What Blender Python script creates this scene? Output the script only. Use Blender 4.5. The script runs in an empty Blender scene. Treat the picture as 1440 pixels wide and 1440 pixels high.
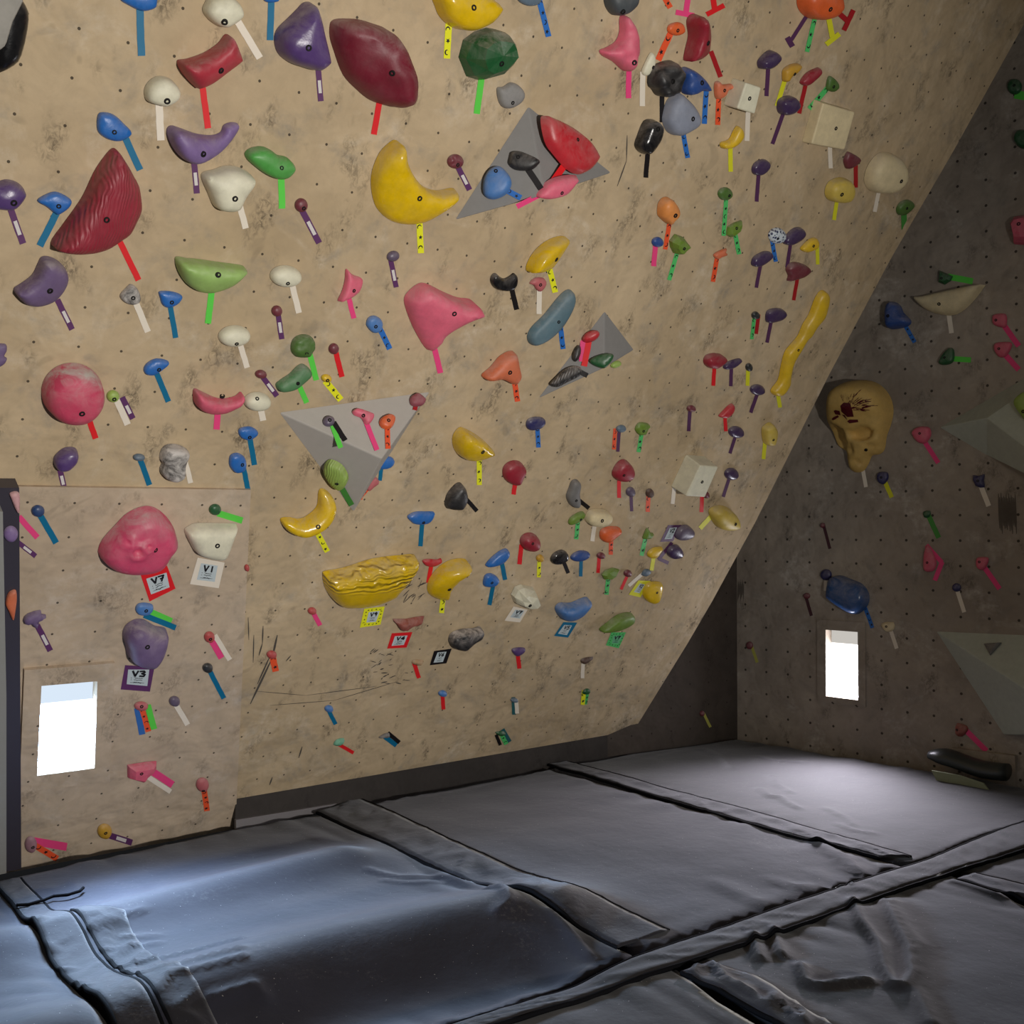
WG1 = (40.0, .95)      # window pane glow: lower part, upper part
WG2 = (40.0, .7)
W1AIM, W1W = (330, 1330), 270
W2AIM, W2W = (1150, 1120), 230
WORLD = .16
EXPO = 0.0
GAIN = 1.15
def LIGHTS():
    spot((2.3, -.6, .95), (-1.35, 4.2, 2.85), 860, 93, .10, (1.0, .96, .90))
CATALOG = """
@0 0
black|large black glossy hold cut off by the top left corner|0,490 100,440 150,370 190,200 195,80 150,0 100,-80 -60,-80 -60,490|||d=.1 s k=.05
blue|blue rounded hold on the top edge, leftmost of the blue ones|820,0 870,35 960,75 1040,60 1060,20 1050,-60 900,-90 820,-50||teal 945 70 955 377 50|
white|white rounded hold above the purple crescent with upturned tip|990,640 1000,590 1040,545 1100,525 1170,550 1218,620 1200,680 1130,720 1080,715 1010,690|1125,680|whit 1075 718 1085 947 50|d=.1
blue|blue teardrop hold above the ribbed red half-moon|670,780 720,765 780,785 840,840 890,900 840,945 780,955 710,930 665,880|770,890|teal 850 938 945 1147 46|
purple|purple round hold touching the photo edge beside a small blue hold|0,1240 60,1228 130,1250 178,1310 150,1370 100,1415 30,1420 -60,1390 -70,1260|90,1365|purw 75 1418 155 1644 45|d=.1
blue|small blue pointed hold beside the ribbed red half-moon|258,1360 310,1320 380,1300 450,1330 485,1365 460,1410 400,1450 370,1440 320,1400|395,1390|teal 378 1446 268 1660 48|
@0 0 1
dred3|huge ribbed red half-moon hold with a straight dark edge|163,216 172,221 183,237 193,255 198,265 202,287 202,300 196,315 187,332 173,342 156,352 137,357 118,358 104,357 90,354 78,346 94,322 110,300 123,280 137,250 150,230|148,307|red 171 345 195 394 8.5|d=.16 lip=118,282 rib k=.1
@0 280
purple3|scuffed purple crescent hold opening up to the upper corner|110,620 160,585 230,530 270,450 290,415 330,407 390,430 450,490 470,560 440,640 370,710 270,737 180,715 125,660|338,620|purw 398 700 487 880 40|lip=270,550 d=.1 k=.3
greyw|grey and white marbled rock hold above plain white tape|815,655 860,600 890,580 930,610 950,660 940,700 890,715 840,695|897,665|whit 925 716 998 896 42|marb
blue|small blue wedge hold left of the green half-moon|1078,630 1130,625 1190,635 1232,662 1200,710 1140,735 1100,715 1085,670|1158,695|teal 1152 733 1187 937 36|
purple3|lumpy purple hold cut by the photo edge above the red dome|0,980 40,985 48,1020 30,1060 48,1080 20,1120 -40,1130 -40,980|||
blue|small blue oval hold above the pink jug|975,1150 1000,1110 1060,1082 1130,1095 1138,1120 1090,1160 1040,1190 990,1185|1072,1150|teal 1062 1188 1137 1367 38|
@280 280
green5|pale green half-moon hold with flat top and lime tape|-135,415 -60,420 0,425 160,447 310,470 300,510 240,580 160,625 80,645 0,630 -70,580 -120,500|120,503|lime 82 648 60 840 42|lip=90,440 d=.12
white|flat white disc hold beside the pale green half-moon|E 593,528,102,70,3|597,567|whit 630 588 675 768 40|d=.06
maroon|small dark maroon ball between two white disc holds|E 528,758,35,36,0||purw 535 785 558 945 36|
white|flat white disc hold below the pale green half-moon|E 245,932,104,68,-5|252,975|whit 278 983 325 1138 38|d=.06
pink2|small hot pink wedge hold with dark slanted edge|1000,480 1040,515 1100,540 1110,575 1085,630 1030,668 990,680 945,690 975,620 992,550|1043,617|pink 1012 672 1045 805 34|lip=985,600
purpleg|small shiny grey-purple ball below the tall yellow crescent|E 1313,388,42,34,-25||purw 1297 428 1330 595 34|
blue3|small blue skull-shaped hold with printed blue tape|1135,840 1150,805 1190,792 1230,815 1240,850 1225,890 1190,905 1165,895 1140,865|1190,858|blup 1222 878 1287 1012 38|k=.3
green|dark green cup hold above the green oblong hold|640,960 680,928 740,925 780,960 780,1020 740,1065 680,1072 640,1050 628,1010|725,1040|lime 752 1066 792 1222 38|n=.2
green4|chalky green oblong hold below the dark green cup|530,1260 560,1230 620,1190 670,1140 710,1125 755,1160 755,1195 710,1240 650,1285 580,1303 545,1295|663,1240|lime 682 1273 727 1375 36|k=.3
maroon|small maroon ball right of the dark green cup|E 912,1013,33,36,15||red 925 1043 965 1200 36|
yellow2|small yellow disc beside the green oblong hold|E 862,1212,34,26,10|865,1222|yelp 866 1245 957 1355 44|
maroon|small maroon ball above the white disc beside the pink jug|E 420,1185,38,28,5||purw 438 1212 526 1330 36|
pink|wide pink jug hold with a curved groove on top|-15,1300 40,1320 110,1352 170,1365 250,1350 290,1320 303,1345 285,1395 240,1425 170,1455 80,1455 10,1420 -20,1370|168,1342|pink 130 1395 118 1555 42|lip=150,1350 d=.1 k=.25
white|small white disc hold touching the wide pink jug|E 400,1375,88,60,0|393,1348|whit 412 1392 432 1495 42|d=.06
@280 0
red3|curved red saddle hold above the purple crescent with upturned tip|-118,425 -50,410 60,370 150,310 200,250 240,275 300,400 295,430 200,500 100,570 20,600 -10,590 -90,500|145,475|red 25 598 60 866 42|lip=60,380 d=.13
purple2|long purple crescent hold with one upturned tip|-195,900 -165,862 -100,880 0,915 100,925 160,905 180,860 230,840 275,850 275,890 220,970 130,1050 0,1105 -90,1080 -160,1000|15,1030|purw -34 1100 -14 1306 40|lip=20,930 d=.1
white|white egg-shaped hold touching the top edge|45,70 60,30 90,-10 200,-30 270,20 300,80 290,125 240,165 180,190 110,160 60,110|170,148|whit 262 145 410 392 48|d=.1
blue|blue hold on the top edge beside the white egg-shaped hold|440,0 470,18 520,15 540,0 540,-50 440,-50||teal 487 15 480 272 44|
purple|big dark purple pear-shaped hold with a ringed bolt|740,40 790,38 820,100 850,230 885,380 880,430 830,475 790,480 720,460 640,430 570,370 548,280 570,210 640,140 700,80|728,318|purw 805 478 822 683 38|d=.16
dred|largest dark red hold with a rough chipped face|935,200 950,165 1000,150 1120,155 1210,180 1300,215 1360,290 1400,360 1440,480 1459,620 1430,700 1380,728 1310,725 1200,690 1110,620 1020,520 960,360 935,270|1275,482|red 1216 695 1180 908 40|d=.18 n=.12 lip=1330,350
green3|bright green peanut-shaped hold beside the white trapezoid|330,1040 370,1010 440,1000 500,1025 540,1055 600,1070 640,1110 645,1150 600,1200 540,1212 460,1180 380,1120 335,1075|552,1130|lime 555 1208 560 1408 44|d=.08
white|white rounded trapezoid hold below the long purple crescent|40,1215 60,1180 120,1165 200,1140 290,1150 370,1200 375,1250 320,1330 270,1420 180,1430 120,1400 80,1310|235,1335|whit 268 1362 315 1542 42|d=.12
maroon|small maroon ball right of the white trapezoid|E 693,1388,42,46,0|705,1405|purw 698 1425 810 1640 42|
@560 0
yellow|big yellow hold touching the top edge above the green boulder|275,0 290,50 320,120 380,180 450,208 530,205 620,160 680,90 690,40 650,0 560,-60 400,-90 290,-70|497,48|yelp 340 178 328 395 44|d=.18
dgreen|dark green faceted boulder hold with chalk on top|640,203 700,215 760,235 810,300 815,375 780,440 720,505 580,550 505,525 455,400 485,285 560,230|683,425|lime 560 545 530 768 42|s fac d=.15 k=.35
grey|small grey chalky hold without tape above the upper grey volume|680,600 720,590 770,562 825,585 855,640 830,695 760,733 710,720 685,670|770,693||k=.3
slate|slate blue hold cut by the top edge with printed tape|815,0 850,30 900,42 945,30 965,0 960,-50 815,-50||blup 955 10 1015 247 38|
blue3|round sky blue hold on the upper grey volume|600,1160 650,1122 700,1130 750,1190 760,1250 720,1310 640,1340 580,1310 575,1230|660,1155|blup 742 1290 828 1336 38|S=V1a
black2|black pocketed wedge hold on the upper grey volume|770,1025 830,1022 945,1075 940,1110 890,1145 800,1145 750,1110 755,1060|810,1062|blk 882 1150 965 1275 40|S=V1a k=.25
red|smooth red oval hold covering the upper grey volume's edge|995,790 1060,800 1180,860 1290,950 1350,1050 1345,1090 1290,1150 1230,1165 1160,1130 1080,1040 1020,950|1205,945|red 1130 1105 1030 1245 45|S=V1r d=.08
pink2|hot pink leaf-shaped hold along the upper grey volume's bottom edge|945,1320 1010,1240 1100,1200 1215,1195 1180,1260 1120,1320 1030,1345 970,1340|1100,1300|pink 950 1318 800 1395 36|S=V1m d=.07
maroon|small maroon ball with three dimples beside the upper grey volume|E 390,1092,53,48,0|400,1112|purw 410 1140 482 1282 38|n=.2 k=.2
@0 0 1
yellow|tall glossy yellow crescent hold, largest of the yellow ones|561,202 568,206 573,228 585,250 602,266 620,271 643,268 638,284 622,300 600,314 577,318 555,312 537,295 530,270 531,245 541,220 552,208|590,279|yelp 590 316 592 356 8.7|d=.13 lip=585,258
@560 280
yellow|glossy yellow leaf-shaped hold above the slate blue oblong|890,490 900,440 950,360 1030,295 1120,265 1165,285 1150,330 1080,440 1040,480 970,500 910,497|1062,405|yelp 1025 485 1060 630 38|d=.1 lip=990,370
black|black heart-shaped two-horned hold|632,560 640,520 665,505 690,525 720,540 755,525 785,505 805,530 800,580 770,615 720,622 660,605||blk 768 612 800 746 34|k=.2
pinkr|small dusty pink hold above the slate blue oblong with white tape|893,570 930,535 980,535 1000,560 990,595 960,625 935,610 920,585|958,577|whit 953 622 950 775 34|
pink2|large hot pink three-cornered hold|80,710 110,650 180,598 240,605 330,650 430,690 510,700 545,740 530,780 460,820 380,880 330,930 310,980 260,1035 220,1025 160,930 110,820|362,762|pink 250 1030 285 1174 38|d=.15 lip=400,720 k=.2
slate2|long slate blue oblong hold with printed blue tape|890,930 920,870 1000,790 1080,690 1140,632 1180,630 1195,680 1170,760 1110,860 1030,940 950,985 905,980|1077,825|blup 1098 880 1113 1012 34|d=.07
orange2|orange three-cornered hold beside the middle grey volume|585,1200 640,1150 700,1080 760,1045 800,1050 815,1120 828,1190 800,1240 770,1250 700,1220 620,1230|747,1165|orap 788 1250 805 1366 36|d=.09
red|small red oval hold on the middle grey volume|E 1300,925,62,36,-25||pink 1247 965 1238 1096 36;red 1287 960 1255 1128 40|S=V2a d=.05
black2|black and white ribbed hold at the middle volume's tip|1025,1240 1060,1205 1120,1150 1180,1125 1225,1135 1235,1170 1210,1200 1140,1235 1080,1265 1035,1260||blk 1225 1165 1278 1192 34|S=V2a rib k=.45 d=.05
dgreen|dark green flaked hold on the middle grey volume's lower edge|1290,1090 1330,1060 1400,1040 1450,1050 1440,1090 1390,1140 1320,1120|||S=V2a d=.04 k=.2
black2|small black hold beside the tapes on the middle grey volume|E 1205,1040,26,56,15|||S=V2a d=.04
maroon2|small dusty maroon hold on the large grey volume's upper corner|85,1340 110,1315 140,1310 185,1350 170,1385 120,1395 90,1380||dred 120 1390 112 1425 30|S=V3a d=.04 k=.2
@840 280
lime2|lime foothold peeking out below the middle grey volume|E 128,1118,36,20,-25|||
orange|smooth orange almond-shaped hold with a groove|430,110 435,40 470,0 510,5 545,60 545,110 510,150 490,172 450,140|518,107|orap 485 175 458 340 30|d=.09
blue2|small speckled blue ball above plain pink tape|E 410,292,37,34,0||pink 392 322 380 453 34|k=.2
green2|green five-sided hold with printed green tape|505,290 540,245 590,262 628,315 600,355 560,380 530,370 510,330|577,330|grep 535 378 485 547 28|s fac d=.07
orange2|small forked orange hold|790,380 820,355 875,335 865,355 878,375 835,395 810,405||orap 808 400 780 558 30|
green2|small green angular hold right of the orange almond|880,245 890,190 930,165 978,148 982,185 960,215 910,260|935,195|grep 932 242 957 372 30|s fac
white2|white hold with blue spots touching a purple oval|E 1220,250,56,53,0|1215,265|blup 1183 300 1205 422 28|spot
purpled|purple oval hold touching the blue-spotted white hold|1265,290 1280,255 1330,205 1380,197 1405,230 1380,275 1320,310 1280,310||purp 1303 312 1280 463 24|
purpled|glossy purple oval hold below the blue-spotted white hold|1050,430 1070,390 1130,358 1170,360 1185,385 1150,425 1100,455 1060,455||purp 1100 455 1073 598 24|
maroon|dark maroon fan-shaped hold below the blue-spotted white hold|1285,480 1310,440 1360,432 1420,455 1440,485 1400,525 1350,545 1295,555 1300,520||dred 1350 543 1325 683 24|
blackg|tiny dark ball above paired green and red tapes|E 1072,787,26,26,0||grep 1058 812 1042 946 24;dred 1087 802 1072 910 24|
purpled|purple wedge hold beside the long yellow snake hold|1145,810 1155,760 1200,742 1250,745 1278,775 1250,815 1190,835 1155,835||purp 1172 834 1145 969 24|
dred2|red mushroom-cap hold with plain red tape|735,1105 750,1065 800,1050 850,1058 870,1085 830,1125 790,1145 750,1135||red 790 1142 783 1260 26|d=.09
purpled|thin purple oval hold beside the red mushroom cap|858,1130 880,1105 930,1085 968,1080 970,1100 930,1135 890,1150 862,1148||purp 905 1146 901 1263 24|
blackg|tiny dark ball above plain yellow tape|E 1027,1137,22,27,0||yel 1018 1160 1013 1260 26|
purpled|round purple ball below the tail of the yellow snake hold|E 1085,1290,48,36,8||purp 1078 1322 1035 1442 24|
@0 0 1
yellow2|long wavy yellow snake-shaped hold|1088,551 1090,545 1098,534 1102,515 1107,497 1115,486 1125,474 1132,458 1140,445 1149,422 1157,412 1164,415 1165,424 1159,447 1148,461 1140,474 1134,480 1127,492 1117,509 1113,526 1111,540 1102,553 1094,556|1122,492|yel 1094 555 1097 573 5.6|d=.07
@840 0
slate3|dark slate egg hold cut by the top edge without tape|75,0 90,60 130,105 190,100 250,50 270,0 260,-60 85,-60|170,80||d=.1
pink2|pink wrinkled fin-shaped hold near the top edge|175,150 190,110 220,125 265,200 280,280 275,380 250,470 200,480 130,420 60,380 45,345 90,325 150,285 175,220|235,418|pink 213 480 210 663 36|n=.15
orange3|small orange hook-shaped hold near the top edge|480,210 490,170 540,152 580,165 590,215 550,240 510,235|540,205|orap 495 225 410 406 42|
dred2|dark red wing-shaped hold near the top edge|640,160 660,115 700,108 740,150 780,240 785,310 770,370 720,405 650,415 620,410 630,340 650,250|742,290|dred 775 368 832 520 32|d=.12 lip=645,250
white|narrow white shell hold beside the big black hold|305,490 330,420 365,358 390,380 390,430 370,470 340,510|377,455|whit 307 508 303 716 36|
black2|big black lumpy hold beside the blue fan|375,550 390,480 440,440 510,420 545,430 572,480 570,560 540,625 480,655 430,650 400,610 380,590|510,550|blk 437 652 437 826 32|d=.12 n=.15
blue2|dark blue fan-shaped hold with a notch|585,500 610,462 660,478 720,530 760,600 740,620 700,615 650,640 610,640 585,600 590,550|698,557|blup 735 622 722 836 34|d=.1
orange2|small dusty orange bone-shaped hold beside a white block|800,570 825,550 855,572 915,570 920,605 885,610 870,640 840,665 805,660|855,610|orap 820 662 812 843 34|k=.3
purpled|purple oval hold at the top beside the small yellow hold|1105,440 1110,410 1150,365 1190,345 1228,370 1225,410 1190,450 1150,470 1115,465||purp 1153 468 1142 649 28|d=.08
yellow3|small ochre yellow hold between purple and red ones|1260,520 1265,475 1300,445 1355,430 1375,450 1350,490 1310,520 1290,550 1265,550|1330,500|yel 1262 553 1212 716 30|
dred2|small glossy red hold beside the small ochre yellow one|1380,560 1400,520 1430,490 1480,465 1505,462 1508,500 1460,550 1415,580||dred 1405 578 1362 766 28|
purpled|purple round hold beside the larger white block|1235,720 1245,680 1290,655 1340,660 1362,710 1330,760 1280,780 1245,765||purp 1255 768 1182 972 26|d=.08
black|glossy black oval hold below the big black lumpy one|280,990 300,920 340,830 400,818 437,850 430,920 400,980 350,1040 310,1035|405,870|blk 340 1042 327 1199 32|d=.1
slate4|pale blue-grey teardrop hold with printed blue tape|475,770 500,690 560,632 610,665 660,720 695,790 680,850 630,890 560,920 500,895 470,830|637,800|blup 583 916 610 1066 32|d=.1
yellow2|small yellow banana-shaped hold below the smaller white block|848,965 900,945 930,890 955,855 980,880 980,930 940,980 890,1005 850,1000||yel 898 1000 900 1159 30|
purpled|purple oval hold alone between yellow and white holds|1055,1130 1080,1095 1130,1078 1165,1100 1160,1140 1120,1180 1080,1185 1055,1165||purp 1088 1186 1075 1361 26|
green|small olive green disc above the orange almond|E 867,1310,47,43,0|888,1320|grep 870 1350 852 1592 28|
@1140 0
orange3|bright orange round hold at the top edge with four tapes|E 80,20,125,118,0|120,60|purp -25 105 -130 270 26 + -158 252 -122 315 38;grep 25 140 -25 350 30;yel 122 120 147 252 36 + 105 300 195 228 34;dred 172 72 250 142 36 + 225 205 290 68 32|d=.16
green|small green shield hold above the larger white block|110,590 130,515 180,550 190,590 160,620 120,610|152,585|grep 108 602 -10 735 34|
maroon|dark maroon hold below the larger white block|232,1080 250,1035 270,1030 330,1065 330,1095 290,1130 250,1140 235,1110||dred 305 1115 305 1266 28|
yellow4|pale yellow round hold below the larger white block|125,1300 150,1240 210,1210 260,1215 285,1250 285,1310 250,1365 190,1370 140,1350|202,1310|yel 175 1368 158 1485 26|d=.1
white3|cream egg hold near the dark top corner|400,1230 420,1140 480,1060 550,1042 620,1080 650,1160 630,1240 570,1300 500,1312 430,1290|600,1220|whit 457 1308 432 1430 26|d=.12
green|glossy olive oval hold near the wall corner|590,1410 620,1365 670,1352 697,1375 690,1405 640,1450 600,1450|645,1405|dlime 630 1450 632 1550 38|
dgreen|dark green round hold high on the window wall|E 1373,582,48,52,0|1375,578|lime 1400 640 1480 655 58|
dgreen|dark green round hold cut by the photo's right edge|1370,940 1390,885 1440,875 1500,900 1500,980 1440,1000 1400,985|||d=.06
pink|dusty pink block hold cut by the photo's right edge|1345,1505 1370,1460 1440,1450 1500,1455 1500,1645 1440,1645 1365,1640 1360,1575|1410,1515||s fac d=.1
@1140 280
yellow2|small yellow hold above the long snake hold|-60,340 -40,310 0,275 40,265 55,300 40,335 0,355 -30,360|15,315|yel 45 325 48 441 24|
dgreen|dark olive hold above the cream boat hold|862,560 865,480 890,490 955,520 940,550 900,575|885,535|lime 950 528 1095 555 42|s fac
white3|cream boat-shaped hold on the window wall|697,655 760,650 950,610 1140,577 1145,595 1090,670 1020,740 950,775 860,770 770,740 710,690|867,708|whit 933 775 950 905 32|d=.12 lip=930,620
blue2|blue hooked hold on the window wall with printed tape|500,790 510,720 545,690 590,715 610,760 660,815 640,850 560,870 510,860|527,790|blup 635 848 702 967 28|d=.12 k=.2
pink|pink square hold, upper of a pair with slanting tapes|1225,820 1235,780 1310,775 1320,840 1300,865 1240,850|1252,817|pink 1312 862 1405 992 38|
pink|pink round hold, lower of a pair with slanting tapes|1235,1010 1250,970 1340,965 1350,1000 1310,1060 1265,1060|1272,1010|pink 1318 1056 1405 1152 38|
dgreen|dark green leaf-shaped hold below the cream boat hold|865,1110 880,1060 930,1005 962,1020 960,1090 920,1115|905,1070|lime 962 1078 1082 1086 36|
@560 560
yellow|yellow three-cornered hold with a pale slanted top edge|395,330 400,270 440,222 490,235 580,290 660,375 620,410 550,435 480,430 420,390|565,358|yelp 547 430 547 586 34|d=.12 lip=520,270
dred2|red heart-shaped hold below the dark blue ball|718,510 735,460 790,432 840,445 865,490 845,540 825,580 790,590 735,560||red 788 585 778 650 30|k=.15
navy|dark blue chalky ball above the red heart-shaped hold|870,180 885,145 940,130 985,140 992,170 960,205 910,218 880,210||blup 940 208 947 333 30|k=.35
black2|black three-cornered hold beside the yellow banana and volume|332,720 350,660 400,600 435,588 460,620 465,680 430,745 380,752 340,745||blk 468 690 532 762 28|k=.2 d=.09
grey2|grey upright peanut hold with black tape|1145,670 1160,620 1180,570 1210,558 1232,580 1225,640 1230,710 1205,740 1165,720|1198,688|blk 1232 698 1287 743 28|
blue|blue half-moon hold with flat top and plain tape|70,800 120,772 200,770 245,775 230,820 190,850 120,852 85,830|170,838|teal 162 850 150 999 30|
green2|small green wedge hold beside the small white egg|1158,830 1180,800 1240,770 1262,785 1240,820 1200,845 1160,855|1230,817|grep 1212 846 1202 952 28|
white3|white egg hold above the flat orange one|1280,830 1300,780 1340,765 1420,770 1440,800 1420,840 1375,865 1310,862|1370,822|whit 1325 860 1310 965 28|d=.12
dred2|glossy round red hold above a small yellow one|E 900,980,62,58,0|903,977|red 830 1012 818 1121 30|d=.08
yellow3|tiny ochre hold between round red and black holds|E 960,1083,25,24,0||yelp 952 1103 948 1209 26|
black|glossy black egg hold beside a blue one|1035,1090 1060,1050 1110,1030 1145,1050 1145,1090 1100,1120 1050,1120||blk 1118 1108 1148 1181 26|
blue2|blue egg hold beside a glossy black one|1168,1080 1190,1050 1240,1032 1290,1045 1285,1075 1240,1100 1190,1100||teal 1235 1097 1232 1203 24|
red|small flat red hold above the lower yellow crescent|168,1100 200,1088 260,1092 290,1085 290,1110 240,1135 190,1132||red 222 1134 202 1246 28|
yellow|lower glossy yellow crescent hold beside the melon slice|220,1290 240,1230 300,1160 380,1115 470,1110 460,1150 400,1220 365,1290 362,1350 340,1378 280,1370 230,1340|345,1290|yelp 300 1375 292 1450 34|d=.11 lip=380,1200
blue|blue wing-shaped hold, upper of two stacked blue holds|598,1135 640,1080 700,1035 740,1025 750,1060 710,1110 650,1135||teal 700 1115 722 1226 30|
blue|small blue block hold, lower of two stacked blue holds|580,1260 590,1205 625,1188 665,1205 682,1235 650,1270 600,1275|630,1243|teal 640 1272 615 1396 28|
white|white faceted hold above a white-framed card|785,1345 810,1295 850,1280 930,1300 970,1390 950,1425 880,1425 800,1390|880,1390||d=.11 s fac
@560 840
blue3|large blue hold with chalky hooked tip over a card|1080,90 1110,55 1180,55 1240,30 1290,18 1300,50 1260,130 1200,168 1150,170 1100,140|||d=.1 lip=1200,60 k=.3
brown|flat red-brown ragged hold over a red-framed card|-25,155 60,155 180,135 150,180 80,205 40,232 10,210 -10,180|||n=.2 d=.05 s
black2|black and white angular hold beside the black-framed card|358,310 380,260 450,235 520,230 570,218 565,270 520,300 470,340 420,355 380,345|||d=.1 k=.75 n=.1
tan|small tan rock foothold above short red tape|95,445 110,425 170,428 165,450 125,460||red 113 460 140 545 28|n=.2 s
purple|small purple foothold above short red tape|770,365 790,345 855,345 845,375 800,398||red 808 395 818 481 28|
brown2|small dark brown foothold above short white tape|1235,435 1250,415 1320,405 1280,440 1250,450||whit 1248 450 1243 546 24|s
dgreen|small dark green foothold above yellow and green tapes|1245,645 1270,620 1295,625 1290,650 1260,655||grep 1278 652 1264 722 20;yelp 1252 652 1245 726 28|s
blue3|small pale blue foothold above short red tape|E 302,652,28,20,0||red 300 668 305 757 26|
slate|small dark teal foothold above white and dark tapes|E 785,697,24,14,0||slat 778 698 782 792 26;whit 798 712 803 784 26|
dgreen|teal foothold with three tapes near the kickboard|658,915 700,905 730,920 690,940||slat 715 912 752 976 30;grep 698 930 730 992 30;blk 670 950 690 998 22|s
@840 560
maroon|small maroon ball alone above plain purple tape|E 637,72,28,22,0||purp 625 90 617 223 24|
red|red jug hold tilted above plain red tape|828,120 850,95 890,55 918,42 925,70 905,110 870,135 835,130||red 862 132 868 223 24|
purpled|purple ball near the yellow half-round hold|E 942,232,50,39,8||purp 930 266 895 373 22|
yellow4|yellow half-round hold near the wall's shaded edge|1128,220 1150,190 1185,175 1210,210 1208,260 1190,310 1160,320 1135,300|1183,278|yel 1130 316 1122 411 26|d=.08
slate|small slate ball above paired orange and purple tapes|E 163,208,32,24,-15||orap 120 228 112 346 26;purp 148 228 138 361 22|
green2|small green knobbly hold shaped like an animal head|262,205 285,170 330,170 355,185 340,215 320,245 285,248 265,225|312,222|grep 298 246 278 364 28|n=.2
dred2|dark red shell-shaped hold with chalk around it|118,510 150,450 195,425 235,455 250,500 230,545 180,565 130,550|175,517|red 147 562 147 673 26|d=.08
purpleg|small grey-purple knob beside a small brown knob|E 228,635,30,32,0||purp 228 660 232 763 22|
brown2|small brown knob beside a small grey-purple knob|E 357,643,26,30,0||orap 345 670 340 767 28|
maroon|tiny maroon foothold under the protruding white block|E 738,655,20,22,0||red 707 670 703 769 26|
purpled|purple ball beside the protruding white block|E 910,515,45,40,0||purp 888 550 850 666 22|
yellow4|pale yellow oval hold near the wall's shaded edge|780,780 830,745 900,755 945,800 955,850 920,885 850,888 810,860|925,845|yel 768 798 693 879 30|d=.12
purpleg|glossy dark purple dome beside a purple-framed card|535,930 560,880 610,862 655,900 640,940 590,960 545,955|||d=.05
purpled|dark purple dome inside an L-shaped purple tape|478,1050 500,1005 550,998 580,1040 565,1075 510,1085||purp 490 992 413 1090 22 + 413 1082 480 1113 24|d=.05
orange3|flat orange disc hold below the white egg|25,930 40,890 100,872 155,880 160,910 120,945 80,975 40,965||orap 95 945 90 1056 28|d=.05
green2|small pointed green hold beside the orange disc|312,940 340,880 360,910 380,915 360,945 320,950||grep 325 948 298 1063 28|
yellow2|yellow half-cup hold with hollow brown top|345,1045 380,1015 440,1010 420,1050 390,1080 350,1075||yel 380 1076 366 1162 26|
maroon|small maroon knob beside the blue egg hold|E 27,1065,27,21,0||red 12 1080 5 1179 24|
green2|green angular hold below the small maroon knob|35,1195 60,1165 110,1150 150,1160 135,1195 90,1225 50,1225||grep 72 1226 62 1326 28|s fac
maroon|tiny maroon ring hold beside the yellow-framed card|E 208,1185,26,23,0||red 200 1203 160 1291 20|
slate|small blue-grey foothold at the end of slanted white tape|302,1190 320,1160 350,1158 362,1175 335,1200 310,1200||whit 303 1187 212 1267 22|
yellow|flat yellow hold beside the yellow-framed card|315,1320 340,1260 390,1245 440,1255 440,1310 420,1370 380,1390 335,1365|400,1310||d=.045
@840 840
green2|green leaf-shaped split hold over a green card|28,225 80,180 150,130 230,115 258,150 240,190 160,230 60,238|||d=.07 lip=150,150 k=.2
@280 840
grey2|small dark grey foothold near the kickboard|1215,950 1250,925 1285,920 1280,945 1240,950||teal 1265 950 1332 1000 32;blk 1292 930 1352 980 28|s
mint|small mint foothold above slanted red tape|910,1000 930,965 980,955 975,980 950,1000||red 955 1000 1042 1050 24|s
blue3|small blue foothold low on the overhanging wall|E 878,755,28,22,0||teal 880 775 922 857 28|
red2|small red ringed ball beside long black scuffs|E 492,390,33,26,0||orap 498 412 517 500 44|
red2|small red ball between the panel edge and melon slice|E 765,95,28,23,0||pink 775 112 817 190 32|
red2|small red ball above pink and white tapes|E 72,272,35,36,0|75,280|pink 88 300 152 410 42;whit 118 275 207 422 34|S=P
blackg|small black ball above slanted teal tape|E 60,480,34,31,0||teal 72 498 167 682 34|S=P
pinkr|dusty pink ball low on the panel above printed orange tape|E 25,1270,42,45,0|28,1305|orap 36 1320 54 1442 38|S=P
@0 0 1
yellow|big yellow melon-slice hold with a furrowed top|461,816 465,810 488,806 530,793 570,788 586,787 587,795 579,814 566,833 557,845 530,856 497,859 480,854 465,835|||d=.15 lip=530,800 furr
red2|tiny red foothold on the panel's upright edge|E 347.5,799,3.4,4.5,0|||S=P
@280 560
purpleg|small grey-purple disc on the large grey volume|E 878,152,39,36,0|880,150|lime 900 185 957 335 34;blk 922 183 987 285 34|S=V3a d=.03
pink2|hot pink hooked hold on the large grey volume|1040,85 1070,68 1130,85 1180,110 1165,155 1130,172 1100,130 1055,110|1110,117|pink 1132 172 1202 350 34|S=V3a d=.04
orange3|orange cup hold on the large grey volume|1222,155 1240,125 1290,105 1325,130 1310,185 1275,205 1235,190|1277,152|orap 1270 200 1275 342 34|S=V3a d=.04
lime2|lime ribbed grub-shaped hold on the large grey volume|838,500 850,455 890,435 960,470 1000,540 990,590 955,615 910,600 870,560|932,570|dlime 968 615 1030 722 38|S=V3b d=.06 rib
blue|blue hold beside the large grey volume's lower edge|1215,450 1235,410 1295,400 1320,430 1290,470 1230,480||teal 1230 478 1220 556 26|
pinkr|dusty red hold beside the large grey volume's lower tip|1135,610 1160,560 1195,535 1215,570 1180,600 1150,625||orap 1135 622 1095 668 16 + 1028 682 1102 672 24|
blue|blue knob hold with flat left end above the blue spoon|270,235 285,205 350,197 395,225 390,255 340,285 290,270|340,262|teal 345 280 375 451 36|
blue|glossy blue spoon-shaped hold just above the panel edge|208,430 220,390 265,377 310,405 320,460 300,495 250,505 215,470|290,447|teal 305 488 330 619 34|
dgreen|small dark green ball above the white wedge|E 110,755,40,36,-10||lime 148 783 292 826 44|S=P
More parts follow.
